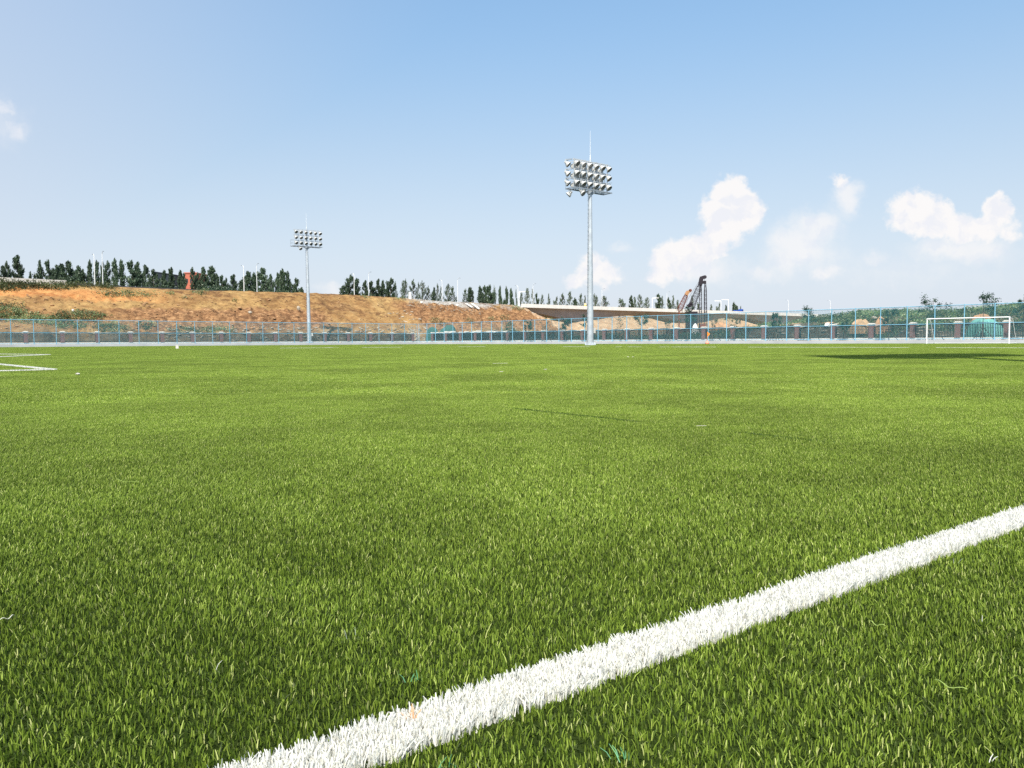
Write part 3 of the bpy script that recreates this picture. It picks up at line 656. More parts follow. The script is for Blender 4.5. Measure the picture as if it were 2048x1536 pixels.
# ------------------------------------------------------------------ blue fence
def local_run(origin, dirv, name):
    return empty(name, origin, math.atan2(dirv.y, dirv.x))
def blue_fence(origin, dirv, n, label, sp=2.9):
    e = local_run(origin, dirv, 'mesh_fence'); tag(e, label, 'fence', 'blue mesh fences round the pitch')
    L = sp * n; Ht = 4.02
    mb = MB(); mb.tube((0, 0, KH - .02), (0, 0, Ht), 0.052, n=8); mb.tube((0, 0, Ht), (0, 0, Ht + .03), 0.055, n=8); mb.box((0, 0, KH + .01), (.18, .18, .02))
    first = mb.build('post', M['blue'], e)
    for i in range(1, n + 1):
        c = first.copy(); COL.objects.link(c); c.parent = e; c.location = (i * sp, 0, 0); c.rotation_euler = (random.uniform(-.006, .006), random.uniform(-.006, .006), 0)
    for z, r_ in ((Ht - .04, .042), (2.06, .040), (KH + .12, .035)):
        mb = MB(); mb.tube((0, 0.03, z), (L, 0.03, z), r_, n=6); mb.build('rail', M['blue'], e)
    mb = MB(); mb.add([(0, .06, KH + .05), (L, .06, KH + .05), (L, .06, Ht - .04), (0, .06, Ht - .04)], [(0, 1, 2, 3)])
    mb.build('wire_mesh', M['wire'], e); return e
blue_fence(site(0, 0.25), -UU, 36, 'blue mesh fence along the far left side in front of the orange earth bank')
blue_fence(site(0.25, 0), -VV, 43, 'blue mesh fence running from the far corner to behind the goal at the right')

# ------------------------------------------------------------------ iron railings with brick pillars
def railing(origin, dirv, n, label, off, sp):
    e = local_run(origin, dirv, 'iron_railing'); tag(e, label, 'fence', 'brick pillar and iron railings'); z0 = 0.35
    mb = MB(); L = n * sp + off; mb.box((L / 2, 0, z0 + .14), (L, .34, .28)); mb.build('plinth', M['concrete'], e)
    mb = MB(); mb.box((0, 0, z0 + .28 + .78), (.55, .5, 1.56)); p0 = mb.build('pillar', M['brick'], e); p0.location = (off, 0, 0)
    mb = MB(); mb.box((0, 0, z0 + 1.84 + .05), (.72, .66, .10)); mb.box((0, 0, z0 + 1.94 + .03), (.6, .54, .06), taper=.8); c0 = mb.build('cap', M['cap'], p0)
    mb = MB(); w = sp - .60; nb = 26
    def top(x): return z0 + 1.50 + 0.30 * (1 - ((x - w / 2) / (w / 2)) ** 2)
    for k in range(nb + 1):
        x = w * k / nb; wd = .09 if k in (0, nb // 2, nb) else .068; mb.bar((x, 0, z0 + .3), (x, 0, top(x) + (.10 if 0 < k < nb else 0)), wd)
    for k in range(12): mb.bar((w * k / 12, 0, top(w * k / 12)), (w * (k + 1) / 12, 0, top(w * (k + 1) / 12)), .10)
    mb.bar((0, 0, z0 + .42), (w, 0, z0 + .42), .075); mb.bar((0, 0, z0 + 1.28), (w, 0, z0 + 1.28), .03)
    a0 = mb.build('iron_panel', M['iron'], e); a0.location = (off + .30, 0, 0)
    for i in range(1, n + 1):
        p = p0.copy(); COL.objects.link(p); p.parent = e; p.location = (off + i * sp, 0, 0); c = c0.copy(); COL.objects.link(c); c.parent = p
        if i < n: q = a0.copy(); COL.objects.link(q); q.parent = e; q.location = (off + i * sp + .30, 0, 0)
    return e
railing(site(3.3, 3.3), -UU, 21, 'black iron railing with brown brick pillars behind the left blue fence', 2.4, 4.87)
railing(site(3.3, 3.3), -VV, 26, 'black iron railing with brown brick pillars behind the right blue fence', 3.75, 4.73)

# ------------------------------------------------------------------ floodlight masts
def make_mast(base, Hp, rz, label, sides=True):
    """rz turns local +X onto the row direction; lamps look along local -Y."""
    e = empty('floodlight_mast', base, rz); tag(e, label, 'floodlight', 'floodlight masts round the pitch')
    mb = MB(); n = 16
    for k in range(4):
        z0 = Hp * k / 4; z1 = Hp * (k + 1) / 4; ra = .36 - .19 * k / 4; rb = .36 - .19 * (k + 1) / 4
        mb.tube((0, 0, z0), (0, 0, z1), ra, rb + .006, n)
    mb.build('pole', M['galv'], e)
    mb = MB(); mb.tube((0, 0, 0), (0, 0, .06), .62, .62, 20)
    for k in range(8):
        q = Matrix.Rotation(k * math.pi / 4, 3, 'Z'); mb.box(q @ Vector((.46, 0, .18)), (.2, .02, .26), q); mb.tube(q @ Vector((.54, .1, .05)), q @ Vector((.54, .1, .12)), .025, n=6)
    mb.build('base_flange', M['galv'], e)
    mb = MB()
    for k in range(int(Hp / .45)):
        z = 1.2 + .45 * k
        if z < Hp - .5: mb.bar((-.18 - .18 * (1 - z / Hp), 0, z), (-.42 - .16 * (1 - z / Hp), 0, z), .022)
    mb.tube((-.26 - .15, 0.05, .3), (-.26, .05, Hp), .02, n=6); mb.build('climbing_rungs', M['galv_dark'], e)
    # control box at the foot
    mb = MB(); mb.box((.52, .05, 1.55), (.42, .3, .62)); mb.box((.52, -.11, 1.55), (.36, .02, .54)); mb.tube((.5, .05, .4), (.5, .05, 1.25), .05, n=6); mb.build('control_box', M['cap'], e)
    # platform
    hw = 2.85; mb = MB()
    for y in (-.45, .75): mb.bar((-hw, y, Hp), (hw, y, Hp), .09, .12)
    for k in range(9): x = -hw + k * hw / 4; mb.bar((x, -.45, Hp), (x, .75, Hp), .06)
    for k in range(16): x = -hw + .19 + k * .36; mb.box((x, .30, Hp + .05), (.10, .85, .015))
    for sx in (-1, 1):
        mb.bar((0, 0, Hp - .55), (sx * .8, 0, Hp - .05), .06)
    mb.tube((0, 0, Hp - .35), (0, 0, Hp + .05), .30, n=12); mb.build('platform', M['galv_dark'], e)
    mb = MB()
    for k in range(5): x = -hw + k * hw / 2; mb.bar((x, .75, Hp), (x, .75, Hp + 1.1), .035)
    for z in (.55, 1.1):
        mb.bar((-hw, .75, Hp + z), (hw, .75, Hp + z), .03)
        for sx in (-1, 1): mb.bar((sx * hw, -.45, Hp + z), (sx * hw, .75, Hp + z), .03)
    mb.build('railing', M['galv_dark'], e)
    mb = MB(); rowz = [Hp + .62, Hp + 1.60, Hp + 2.58]
    for z in rowz:
        mb.bar((-2.5, 0, z + .42), (2.75, 0, z + .42), .08); mb.bar((-2.5, .25, z + .42), (2.75, .25, z + .42), .05)
    for k in range(7): x = -2.4 + k * .83; mb.bar((x, 0, Hp), (x, 0, Hp + 3.1), .055); 
    for k in range(6): x = -2.4 + k * .83; mb.bar((x, .05, Hp + .1 + (k % 2) * 2.8), (x + .83, .05, Hp + 2.9 - (k % 2) * 2.8), .035)
    mb.tube((0, 0, Hp), (0, 0, Hp + 3.25), .16, .12, 12); mb.build('lamp_frame', M['galv'], e)
    mb = MB(); mb.tube((0, 0, Hp + 3.2), (0, 0, Hp + 3.7), .05, .035, 8); mb.tube((0, 0, Hp + 3.7), (0, 0, Hp + 6.2), .028, .012, 6); mb.build('lightning_rod', M['white_paint'], e)
    # lamp prototype, looking along -Y and down
    ax = Vector((0.20, -.70, -.66)).normalized()
    lm = MB(); lm.lathe((0, 0, 0), ax, [(0.0, -.34), (.10, -.33), (.13, -.20), (.17, -.10), (.26, .02), (.30, .16), (.31, .20), (.285, .20)], 14)
    lm.v = [tuple(1.05 * q for q in v_) for v_ in lm.v]; lm.bar((-.33, 0, .02), (-.33, .05, .36), .03, .06); lm.bar((.33, 0, .02), (.33, .05, .36), .03, .06); lm.bar((-.33, .05, .36), (.33, .05, .36), .06, .03)
    vz = MB(); vz.lathe((0, 0, 0), ax, [(0.0, .165), (.299, .173)], 14)
    spots = [(-2.16 + c * .95, -.18, z) for z in rowz for c in range(6)] + [(-1.42, -.25, Hp - .38)]
    l0 = lm.build('lamp', M['lamp_shell'], e); l0.location = spots[0]; g0 = vz.build('lamp_glass', M['lamp_glass'], l0)
    for s in spots[1:]:
        c = l0.copy(); COL.objects.link(c); c.parent = e; c.location = s; c.rotation_euler = (random.uniform(-.1, .1), 0, random.uniform(-.12, .12)); q = g0.copy(); COL.objects.link(q); q.parent = c
    if sides:
        br = MB()
        for z in rowz: br.bar((-2.4, .3, z + .42), (-2.72, .85, z + .42), .08, .12)
        br.build('side_bracket', M['galv_dark'], e)
        for s, a in [((-2.62, .75, z), R(20)) for z in rowz] + [((-2.45, .6, Hp - .5), R(-150))] + [((x, .55, z - .1), R(150)) for z in rowz for x in (-1.9, -1.1, -.3, .55, 1.35, 2.2)]:
            c = l0.copy(); COL.objects.link(c); c.parent = e; c.location = s; c.rotation_euler = (0, 0, a); q = g0.copy(); COL.objects.link(q); q.parent = c
    return e
Yr = 86.0; br_ = at(1180.5, 700, Yr); zr = at(1182, 381.5, Yr).z
make_mast((br_.x, Yr, 0.0), zr, ANG_U, 'tall galvanised floodlight mast at the pitch edge right of centre, the nearer of the two', True)
Yl = 149.5; bl_ = at(619, 690, Yl); zl = at(615, 493.5, Yl).z
ml = make_mast((bl_.x, Yl, .35), zl - .35, ANG_U, 'slim floodlight mast behind the left blue fence, the farther of the two', False)
ml.rotation_euler = (0, R(-0.5), ANG_U)
# third mast, unseen: added outside the view to cast the shadow across the pitch
hd = ground(1905, 714.5); L3 = 17.0 * 1.3 / math.tan(SUN_EL)
m3 = make_mast((hd.x - SHADOW_DIR.x * L3, hd.y - SHADOW_DIR.y * L3, 0), 17.0, R(28), 'floodlight mast at the near side whose shadow crosses the turf at the right', True)
m3.scale = (1.05, 1.15, 1.3)
for c in m3.children:
    if c.name.split('.')[0] == 'lamp': c.scale = (1.5, 1.5, 1.5)  # lamps enlarged only to make the cast shadow denser

# ------------------------------------------------------------------ goal
pr = Vector((*g2(2018, 687), 0)); 
pr = at(2018, 680, 74.6); pr.z = 0; pl = pr + VV * 7.32
e = empty('football_goal', pr, math.atan2(VV.y, VV.x)); tag(e, 'white football goal in front of the blue fence at the right edge', 'goal')
for x in (0, 7.32):
    mb = MB(); mb.tube((x, 0, 0), (x, 0, 2.50), .065, n=12); mb.build('goalpost', M['white_paint'], e)
mb = MB(); mb.tube((0, 0, 2.44), (7.32, 0, 2.44), .065, n=12); mb.build('crossbar', M['white_paint'], e)
for x in (0, 7.32):
    mb = MB(); mb.tube((x, 0, 2.40), (x, -.75, 2.32), .025, n=8); mb.tube((x, -.75, 2.32), (x, -1.9, .05), .025, n=8); mb.tube((x, -1.9, .05), (x, 0, .05), .025, n=8); mb.build('net_support', M['white_paint'], e)
mb = MB(); mb.tube((0, -1.9, .05), (7.32, -1.9, .05), .025, n=8); mb.build('ground_bar', M['white_paint'], e)

# corner flag
b = at(1414.5, 690, 104.0)
e = empty('corner_flag', (b.x, 104.0, 0), R(20)); tag(e, 'orange corner flag on a thin pole in front of the fence under the dark rig', 'flag')
mb = MB(); mb.tube((0, 0, .03), (0, 0, 1.55), .022, n=8); mb.build('pole', M['orange'], e)
mb = MB(); mb.lathe((0, 0, 0), (0, 0, 1), [(0, 0), (.26, 0), (.26, .1), (.1, .42), (0, .42)], 14); mb.build('base', M['pink'], e)
mb = MB(); vs = []; fs = []
for k in range(6):
    x = .02 + .085 * k; wv = .04 * math.sin(k * 1.3); tp = 1.58 - .07 * k; bt = .85 + .10 * k
    vs += [(x, wv, bt), (x, wv, tp), (x, wv + .008, bt), (x, wv + .008, tp)]
for k in range(5):
    a_ = 4 * k; fs += [(a_, a_ + 4, a_ + 5, a_ + 1), (a_ + 2, a_ + 3, a_ + 7, a_ + 6)]
mb.add(vs, fs, True); mb.build('flag', M['orange'], e)

# ------------------------------------------------------------------ bridge
def road_z(t): return float(np.interp(t, [-120, -67, -10, 24, 54, 225], [12.2, 11.55, 11.0, 10.3, 10.0, 9.85]))
e = empty('road_bridge', site(54, 31, 0), ANG_U); tag(e, 'pale concrete road bridge with deep haunched girder beyond the fence', 'bridge')
BL = 176.0
def zt(x): return road_z(54 + x)
mb = MB(); N = 60
piers = [25, 77, 129]
def depth(x):
    return 1.0 + 2.5 * max(math.exp(-((x - p) / 13.0) ** 2) for p in piers)
for k in range(N):
    x0, x1 = BL * k / N, BL * (k + 1) / N
    def sec(x):
        z = zt(x); d_ = depth(x); return [(x, .9, z - .35), (x, 10.4, z - .35), (x, 8.9, z - .35 - d_), (x, 2.3, z - .35 - d_)]
    a_, b_ = sec(x0), sec(x1); mb.add(a_ + b_, [(0, 4, 5, 1), (1, 5, 6, 2), (2, 6, 7, 3), (3, 7, 4, 0)])
mb.build('girder', M['concrete_dark'], e)
mb = MB()
for k in range(N): x0, x1 = BL * k / N, BL * (k + 1) / N; mb.bar((x0, 5.65, zt(x0) - .24), (x1, 5.65, zt(x1) - .24), 11.2, .26)
mb.build('deck', M['concrete'], e)
for y in (0.0, 11.3):
    mb = MB()
    for k in range(N): x0, x1 = BL * k / N, BL * (k + 1) / N; mb.bar((x0, y, zt(x0) + .12), (x1 - .03, y, zt(x1) + .12), .32, 1.0)
    mb.build('parapet', M['parapet'], e)
mb = MB()
for k in range(N): x0, x1 = BL * k / N, BL * (k + 1) / N; mb.bar((x0, 5.65, zt(x0) - .08), (x1, 5.65, zt(x1) - .08), 10.6, .05)
mb.build('road_surface', M['asphalt'], e)
for p in piers:
    mb = MB(); z = zt(p) - .35 - depth(p)
    mb.add([(p - .9, 3.9, 0), (p + .9, 3.9, 0), (p + .9, 7.4, 0), (p - .9, 7.4, 0), (p - 1.1, 2.6, z + .1), (p + 1.1, 2.6, z + .1), (p + 1.1, 8.6, z + .1), (p - 1.1, 8.6, z + .1)], [(0, 1, 5, 4), (1, 2, 6, 5), (2, 3, 7, 6), (3, 0, 4, 7)])
    mb.build('pier', M['concrete_dark'], e)
mb = MB(); mb.box((-.8, 5.65, 7.2), (1.6, 11.4, 5.2)); mb.bar((-1.4, -.1, 9.8), (4.6, -2.8, 7.0), .45, .35); mb.build('abutment', M['concrete'], e)
# barrier and road behind the crest on the left
mb = MB()
for k in range(27):
    t0 = -110 + k * 2; mb.bar(site(t0, 31.2, road_z(t0) + .12), site(t0 + 1.97, 31.2, road_z(t0 + 2) + .12), .3, .95)
tag(mb.build('road_barrier', M['concrete']), 'long pale concrete road barrier above the bank at the top left', 'barrier')
mb = MB()
for k in range(34):
    t0 = -118 + k * 5; mb.bar(site(t0, 36.8, road_z(t0) - .1), site(t0 + 5, 36.8, road_z(t0 + 5) - .1), 10.8, .3)
tag(mb.build('road', M['asphalt']), kind='structure')

# ------------------------------------------------------------------ street lamps on the road
def lamp_post(px, top, o, label, arm=1.0, thick=.085):
    d = ray(px, top); d = d / d.y
    # ray meets the vertical plane of offset o
    A = Vector((d.x, d.y, 0)).dot(VV); y = (o + CO.dot(VV)) / A; P = Vector((0, 0, CAM_H)) + d * y
    t_, _ = to_site(P); zb = road_z(t_) - .1; h = P.z - zb
    e = empty('street_lamp', (P.x, P.y, zb), ANG_U); tag(e, label, 'street lamp', 'street lamps along the raised road')
    mb = MB(); mb.tube((0, 0, 0), (0, 0, h - .3), thick, thick * .6, 8); mb.build('pole', M['white_paint'], e)
    mb = MB(); mb.tube((0, 0, h - .35), (0, .35 * arm, h), thick * .5, n=6); mb.tube((0, .35 * arm, h), (0, .8 * arm, h + .06), thick * .45, n=6); mb.build('arm', M['white_paint'], e)
    mb = MB(); mb.box((0, 1.0 * arm, h + .05), (.18, .5, .09)); mb.build('lamp_head', M['galv_dark'], e)
LP = [(188, 508, 31.9, 'left lamp post of the first pair at the upper left', 1), (204, 504, 41.6, 'right lamp post of the first pair at the upper left', -1),
      (487, 531, 31.9, 'left lamp post of the pair left of the far floodlight mast', 1), (513, 528, 41.6, 'right lamp post of the pair left of the far floodlight mast', -1),
      (708, 547, 31.9, 'left lamp post of the pair just right of the far floodlight mast', 1), (737, 545, 41.6, 'right lamp post of the pair just right of the far floodlight mast', -1),
      (884, 560, 31.9, 'left lamp post of the pair above the grey rubble', 1), (915, 557, 41.6, 'right lamp post of the pair above the grey rubble', -1),
      (1036, 571, 31.9, 'left lamp post of the pair beside the bridge end', 1), (1066, 568, 41.6, 'right lamp post of the pair beside the bridge end', -1),
      (1204, 578, 41.6, 'lamp post on the bridge just right of the near floodlight mast', -1), (1334, 584, 41.6, 'lamp post on the bridge left of the small orange rig', -1),
      (1577, 600, 31.9, 'lamp post at the right end of the bridge', 1), (1661, 601, 31.9, 'lamp post beyond the right end of the bridge', 1)]
for px, tp, o, lb, ar in LP: lamp_post(px, tp, o, lb, ar)
def gantry(px, top, arm, o, label):
    d = ray(px, top); d = d / d.y; A = Vector((d.x, d.y, 0)).dot(VV); y = (o + CO.dot(VV)) / A; P = Vector((0, 0, CAM_H)) + d * y
    t_, _ = to_site(P); zb = road_z(t_) - .1; h = P.z - zb; e = empty('sign_gantry', (P.x, P.y, zb), 0); tag(e, label, 'sign post', 'cantilever sign posts on the bridge')
    L = arm / F * y; mb = MB(); mb.tube((0, 0, 0), (0, 0, h), .11, n=8); mb.build('pole', M['white_paint'], e)
    mb = MB(); mb.bar((0, 0, h - .1), (L, 0, h - .05), .16, .2); mb.build('arm', M['white_paint'], e)
gantry(1038.5, 583, 12, 34, 'white cantilever sign post near the left end of the bridge')
gantry(1304.5, 595.5, 13, 34, 'white cantilever sign post between the near mast and the orange rig')
gantry(1442, 601.3, -13, 34, 'white cantilever post with arm to the left, right of the dark rig')
gantry(1457, 598.8, -14, 41, 'taller white cantilever post with arm to the left, beside the first')

# ------------------------------------------------------------------ vehicles on the bridge
def on_bridge(px, py, o):
    d = ray(px, py); d = d / d.y; A = Vector((d.x, d.y, 0)).dot(VV); y = (o + CO.dot(VV)) / A; P = Vector((0, 0, CAM_H)) + d * y
    t_, _ = to_site(P); return site(t_, o, road_z(t_) - .04)
def truck(px, py, o, body, label, cat):
    e = empty('truck', on_bridge(px, py, o), ANG_U); e.scale = (.62, .62, .62); tag(e, label, cat)
    mb = MB(); mb.box((2.4, 0, 1.55), (1.7, 2.2, 2.1)); mb.box((2.3, 0, 2.68), (1.3, 2.0, .16)); mb.build('cab', M[body], e)
    mb = MB(); mb.box((3.27, 0, 2.0), (.04, 1.9, .8)); mb.box((2.6, -1.115, 2.0), (.8, .02, .7)); mb.build('window', M['glass'], e)
    mb = MB(); mb.box((-1.0, 0, 1.0), (4.8, 2.2, .2)); mb.box((-1.0, -1.1, 1.6), (4.8, .08, 1.0)); mb.box((-1.0, 1.1, 1.6), (4.8, .08, 1.0)); mb.box((-3.4, 0, 1.6), (.08, 2.2, 1.0)); mb.box((1.4, 0, 1.7), (.08, 2.2, 1.2)); mb.build('cargo_bed', M[body], e)
    for x in (2.3, -1.8, -2.9):
        for y in (-.95, .95): mb = MB(); mb.tube((x, y - .15, .48), (x, y + .15, .48), .48, n=14); mb.build('wheel', M['rubber'], e)
truck(1477, 619, 35, 'truck_blue', 'small blue truck driving on the right part of the bridge', 'truck')
pb = on_bridge(1170.5, 612, 32.2); e = empty('warning_drum', pb); mb = MB(); mb.lathe((0, 0, 0), (0, 0, 1), [(0, 0), (.42, 0), (.40, .6), (.34, 1.5), (0, 1.5)], 14); mb.build('drum', M['truck_yellow'], e)
mb = MB(); mb.lathe((0, 0, 0), (0, 0, 1), [(.40, 1.15), (.40, 1.38)], 14); mb.build('band', M['white_paint'], e); tag(e, 'small yellow warning drum behind the bridge parapet just left of the near mast', 'drum')

# ------------------------------------------------------------------ buildings behind the trees
def house(px0, px1, ytop, Y, mat, label, depth_=9, windows=True, slope=0.0):
    a = at(px0, ytop, Y); b = at(px1, ytop, Y); w = b.x - a.x; base = 9.0; h = a.z - base
    e = empty('building', (a.x, Y, base), 0); tag(e, label, 'building')
    mb = MB(); s = slope * w
    mb.add([(0, 0, 0), (w, 0, 0), (w, depth_, 0), (0, depth_, 0), (0, 0, h), (w, 0, h - s), (w, depth_, h - s), (0, depth_, h)], [(0, 1, 5, 4), (1, 2, 6, 5), (2, 3, 7, 6), (3, 0, 4, 7)]); mb.build('wall', M[mat], e)
    mb = MB(); mb.add([(-.2, -.2, h + .02), (w + .2, -.2, h - s + .02), (w + .2, depth_ + .2, h - s + .02), (-.2, depth_ + .2, h + .02), (-.2, -.2, h + .35), (w + .2, -.2, h - s + .35), (w + .2, depth_ + .2, h - s + .35), (-.2, depth_ + .2, h + .35)], [(3, 2, 1, 0), (4, 5, 6, 7), (0, 1, 5, 4), (1, 2, 6, 5), (2, 3, 7, 6), (3, 0, 4, 7)]); mb.build('roof', M[mat], e)
    if windows:
        for i in range(3):
            for j in range(3):
                x = w * (.2 + .3 * i); z = h - 2.4 - j * 3.2; mb = MB(); mb.box((x, -.02, z), (w * .13, .08, 1.3)); mb.build('window', M['glass'], e)
house(369.5, 393, 547, 262, 'bld_orange', 'orange red building glimpsed between the poplars at the left')
house(308, 350, 544.5, 285, 'bld_navy', 'dark navy sheet metal hall behind the poplars at the left', 20, False, 0.16)  # plain dark block in place of a distant hill, no real hall
b = hit(820, 597)
p_ = at(820, 586, 196); e = empty('white_post', (p_.x, 196, 9.6)); mb = MB(); mb.box((0, 0, (p_.z - 9.6) / 2), (.75, .4, p_.z - 9.6), taper=.8); mb.build('post', M['white_paint'], e); mb = MB(); mb.box((0, 0, p_.z - 9.6 + .1), (.5, .4, .2)); mb.build('cap', M['white_paint'], e)
tag(e, 'short white post on the road edge between poplars above the grey rubble', 'post')

# ------------------------------------------------------------------ drilling rigs
def lattice(mb, a, b, w0, w1, n, r_=.05):
    a, b = Vector(a), Vector(b); d = (b - a).normalized(); s = d.cross(Vector((0, 1, 0))).normalized(); q = d.cross(s).normalized(); prev = None
    for k in range(n + 1):
        f_ = k / n; w = w0 + (w1 - w0) * f_; w = w * min(1, .45 + 4 * min(f_, 1 - f_)) ; c = a.lerp(b, f_)
        cs = [c + s * w / 2 * i + q * w / 2 * j for i, j in ((-1, -1), (1, -1), (1, 1), (-1, 1))]
        for i in range(4): mb.bar(cs[i], cs[(i + 1) % 4], r_ * .8)
        if prev:
            for i in range(4): mb.bar(prev[i], cs[i], r_ * 1.5); mb.bar(prev[i], cs[(i + 1) % 4] if k % 2 else cs[i], r_ * .7); mb.bar(prev[(i + 1) % 4], cs[i], r_ * .7)
        prev = cs
YR = 196.0; sR = YR / F
def rp(px, py, dy=0): p = at(px, py, YR + dy); return p
base = rp(1402, 678); base.z = 0.6
e = empty('drilling_rig', base); tag(e, 'tall dark lattice drilling rig with two upright leaders in front of the bridge', 'rig')
L = lambda px, py, dy=0: rp(px, py, dy) - base
mb = MB(); lattice(mb, L(1379, 622), L(1401, 568), 1.5, 1.0, 16, .05); mb.build('boom', M['rig'], e)
mb = MB(); lattice(mb, L(1401, 678), L(1401, 566), 0.7, 0.5, 26, .04); mb.build('leader', M['rig'], e)
mb = MB(); lattice(mb, L(1411.5, 678), L(1410.5, 566), 0.7, 0.5, 26, .045); mb.build('leader', M['rig'], e)
mb = MB(); mb.bar(L(1400, 571), L(1403, 555.5), 1.0, .8); mb.bar(L(1401, 556.5), L(1409, 554), .6, .8); mb.bar(L(1400, 565), L(1412, 564.5), .5, .7); mb.build('head_frame', M['rig'], e)
mb = MB(); c = L(1409.3, 554.2); mb.tube(c + Vector((0, -.35, 0)), c + Vector((0, .35, 0)), .42, n=16); mb.build('pulley', M['rig'], e)
mb = MB(); mb.tube(L(1366, 614), L(1401, 558), .03, n=5); mb.tube(L(1409, 556), L(1411, 660), .03, n=5); mb.build('cable', M['rig'], e)
mb = MB(); mb.bar(L(1376, 613), L(1384, 607), .9, .8); mb.box(L(1383, 640) * 1.0, (2.4, 2.6, 4.0)); mb.build('winch', M['rig'], e)
mb = MB(); cc = L(1390, 676); mb.box((cc.x, 0, 1.9), (5.2, 3.0, 1.5)); mb.box((cc.x + 1.7, 0, 3.2), (1.4, 1.6, 1.4)); mb.build('body', M['rig_rust'], e)
for sy in (-1.3, 1.3):
    mb = MB(); mb.box((cc.x, sy, .55), (5.4, .7, .9)); mb.tube((cc.x - 2.7, sy - .35, .55), (cc.x - 2.7, sy + .35, .55), .45, n=12); mb.tube((cc.x + 2.7, sy - .35, .55), (cc.x + 2.7, sy + .35, .55), .45, n=12); mb.build('crawler_track', M['rubber'], e)
YR = 214.0; base = rp(1360, 676); base.z = 0.6
e = empty('drilling_rig', base); tag(e, 'smaller rig with orange headed lattice boom left of the dark rig', 'rig')
mb = MB(); lattice(mb, L(1358, 622), L(1373.5, 588), 1.3, .8, 12, .06); mb.build('boom', M['rig_rust'], e)
mb = MB(); mb.bar(L(1372, 590), L(1376, 583), .9, .8); mb.bar(L(1375, 584.5), L(1380, 582), .6, .7); mb.build('head_frame', M['rig_orange'], e)
mb = MB(); c = L(1380.6, 581); mb.tube(c + Vector((0, -.3, 0)), c + Vector((0, .3, 0)), .38, n=16); mb.build('pulley', M['rig_rust'], e)
mb = MB(); cc = L(1352, 676); mb.box((cc.x, 0, 1.9), (5.0, 3.0, 1.8)); mb.bar((cc.x + .8, 0, 2.6), L(1358, 622), .3, .3); mb.build('body', M['rig_rust'], e)
mb = MB(); mb.tube(L(1352, 622), L(1374, 585), .025, n=5); mb.tube(L(1376, 588), L(1372, 622), .02, n=5); mb.build('cable', M['rig'], e)
for sy in (-1.3, 1.3): mb = MB(); mb.box((cc.x, sy, .55), (5.2, .7, .9)); mb.tube((cc.x - 2.6, sy - .35, .55), (cc.x - 2.6, sy + .35, .55), .45, n=12); mb.build('crawler_track', M['rubber'], e)

# ------------------------------------------------------------------ trees
def leaf_quads(C, size, r_, up=0.0):
    n = len(C); a = r_.normal(size=(n, 3)); a /= np.linalg.norm(a, axis=1)[:, None]; b = r_.normal(size=(n, 3)); b[:, 2] += up
    b -= (b * a).sum(1)[:, None] * a; b /= np.linalg.norm(b, axis=1)[:, None]
    s = (size * r_.uniform(.6, 1.3, n))[:, None]
    V = np.stack([C - a * s * .5, C + b * s * .32, C + a * s * .6, C - b * s * .32], 1)
    Q = np.arange(n * 4).reshape(-1, 4); rnd = np.repeat(np.clip(r_.random(n), 0, 1), 4); return V.reshape(-1, 3), Q, rnd
def poplar(seed, dense=True, wide=False):
    r_ = np.random.default_rng(seed); e = empty('poplar_tree', (0, 0, 0)); C = []
    nb = 26 if dense else 20; tr = MB(); tr.tube((0, 0, 0), (0, 0, .45), .022, .014, 7); tr.tube((0, 0, .45), (.01, 0, .93), .014, .004, 6)
    for k in range(nb):
        z0 = .08 + .8 * (k / nb) ** 1.05; a_ = r_.uniform(0, 2 * np.pi); ln = r_.uniform(.14, .30) * (1.1 - .55 * k / nb)
        env = .46 * ((z0 / .3) ** .5 if z0 < .3 else (1 - (z0 - .3) / .7) ** .75) * (1.12 if wide else .85) * r_.uniform(.6, 1.12)
        p0 = np.array([0, 0, z0]); p1 = np.array([math.cos(a_) * env, math.sin(a_) * env, z0 + ln * .8]); pm = (p0 + p1) / 2 + np.array([math.cos(a_) * env * .18, math.sin(a_) * env * .18, -.02])
        tr.tube(p0, pm, .008, .005, 5, False); tr.tube(pm, p1, .005, .002, 5, False)
        m_ = 80 if dense else 34
        for _ in range(m_):
            f_ = r_.uniform(.25, 1.05); c = p0 * (1 - f_) ** 2 + 2 * pm * f_ * (1 - f_) + p1 * f_ ** 2; C.append(c + r_.normal(0, 1, 3) * np.array([.05, .05, .030]) * (1 if dense else .9))
    top = r_.uniform(-.06, .06, 2)
    for _ in range(50 if dense else 24): z = r_.uniform(.86, 1.0); C.append(np.array([top[0] * (z - .8), top[1] * (z - .8), z]) + r_.normal(0, 1, 3) * np.array([.05, .05, .01]) * (1.1 - z) * 4)
    C = np.array(C); C = C[C[:, 2] < 1.02]
    v, q, rn = leaf_quads(C, 0.080 if dense else .070, r_, 1.0)
    # leaves are modelled for a crown 0.36 wide: squash so that a leaf stays about round after object scaling
    np_obj('crown', v, q, M['poplar' if dense else 'poplar_pale'], e, attr=rn); tr.build('trunk', M['bark'], e)
    return e
protos = [poplar(1), poplar(2, True, True), poplar(3), poplar(4, True, True), poplar(5, False), poplar(6, False, True), poplar(7, False), poplar(8, False, True)]
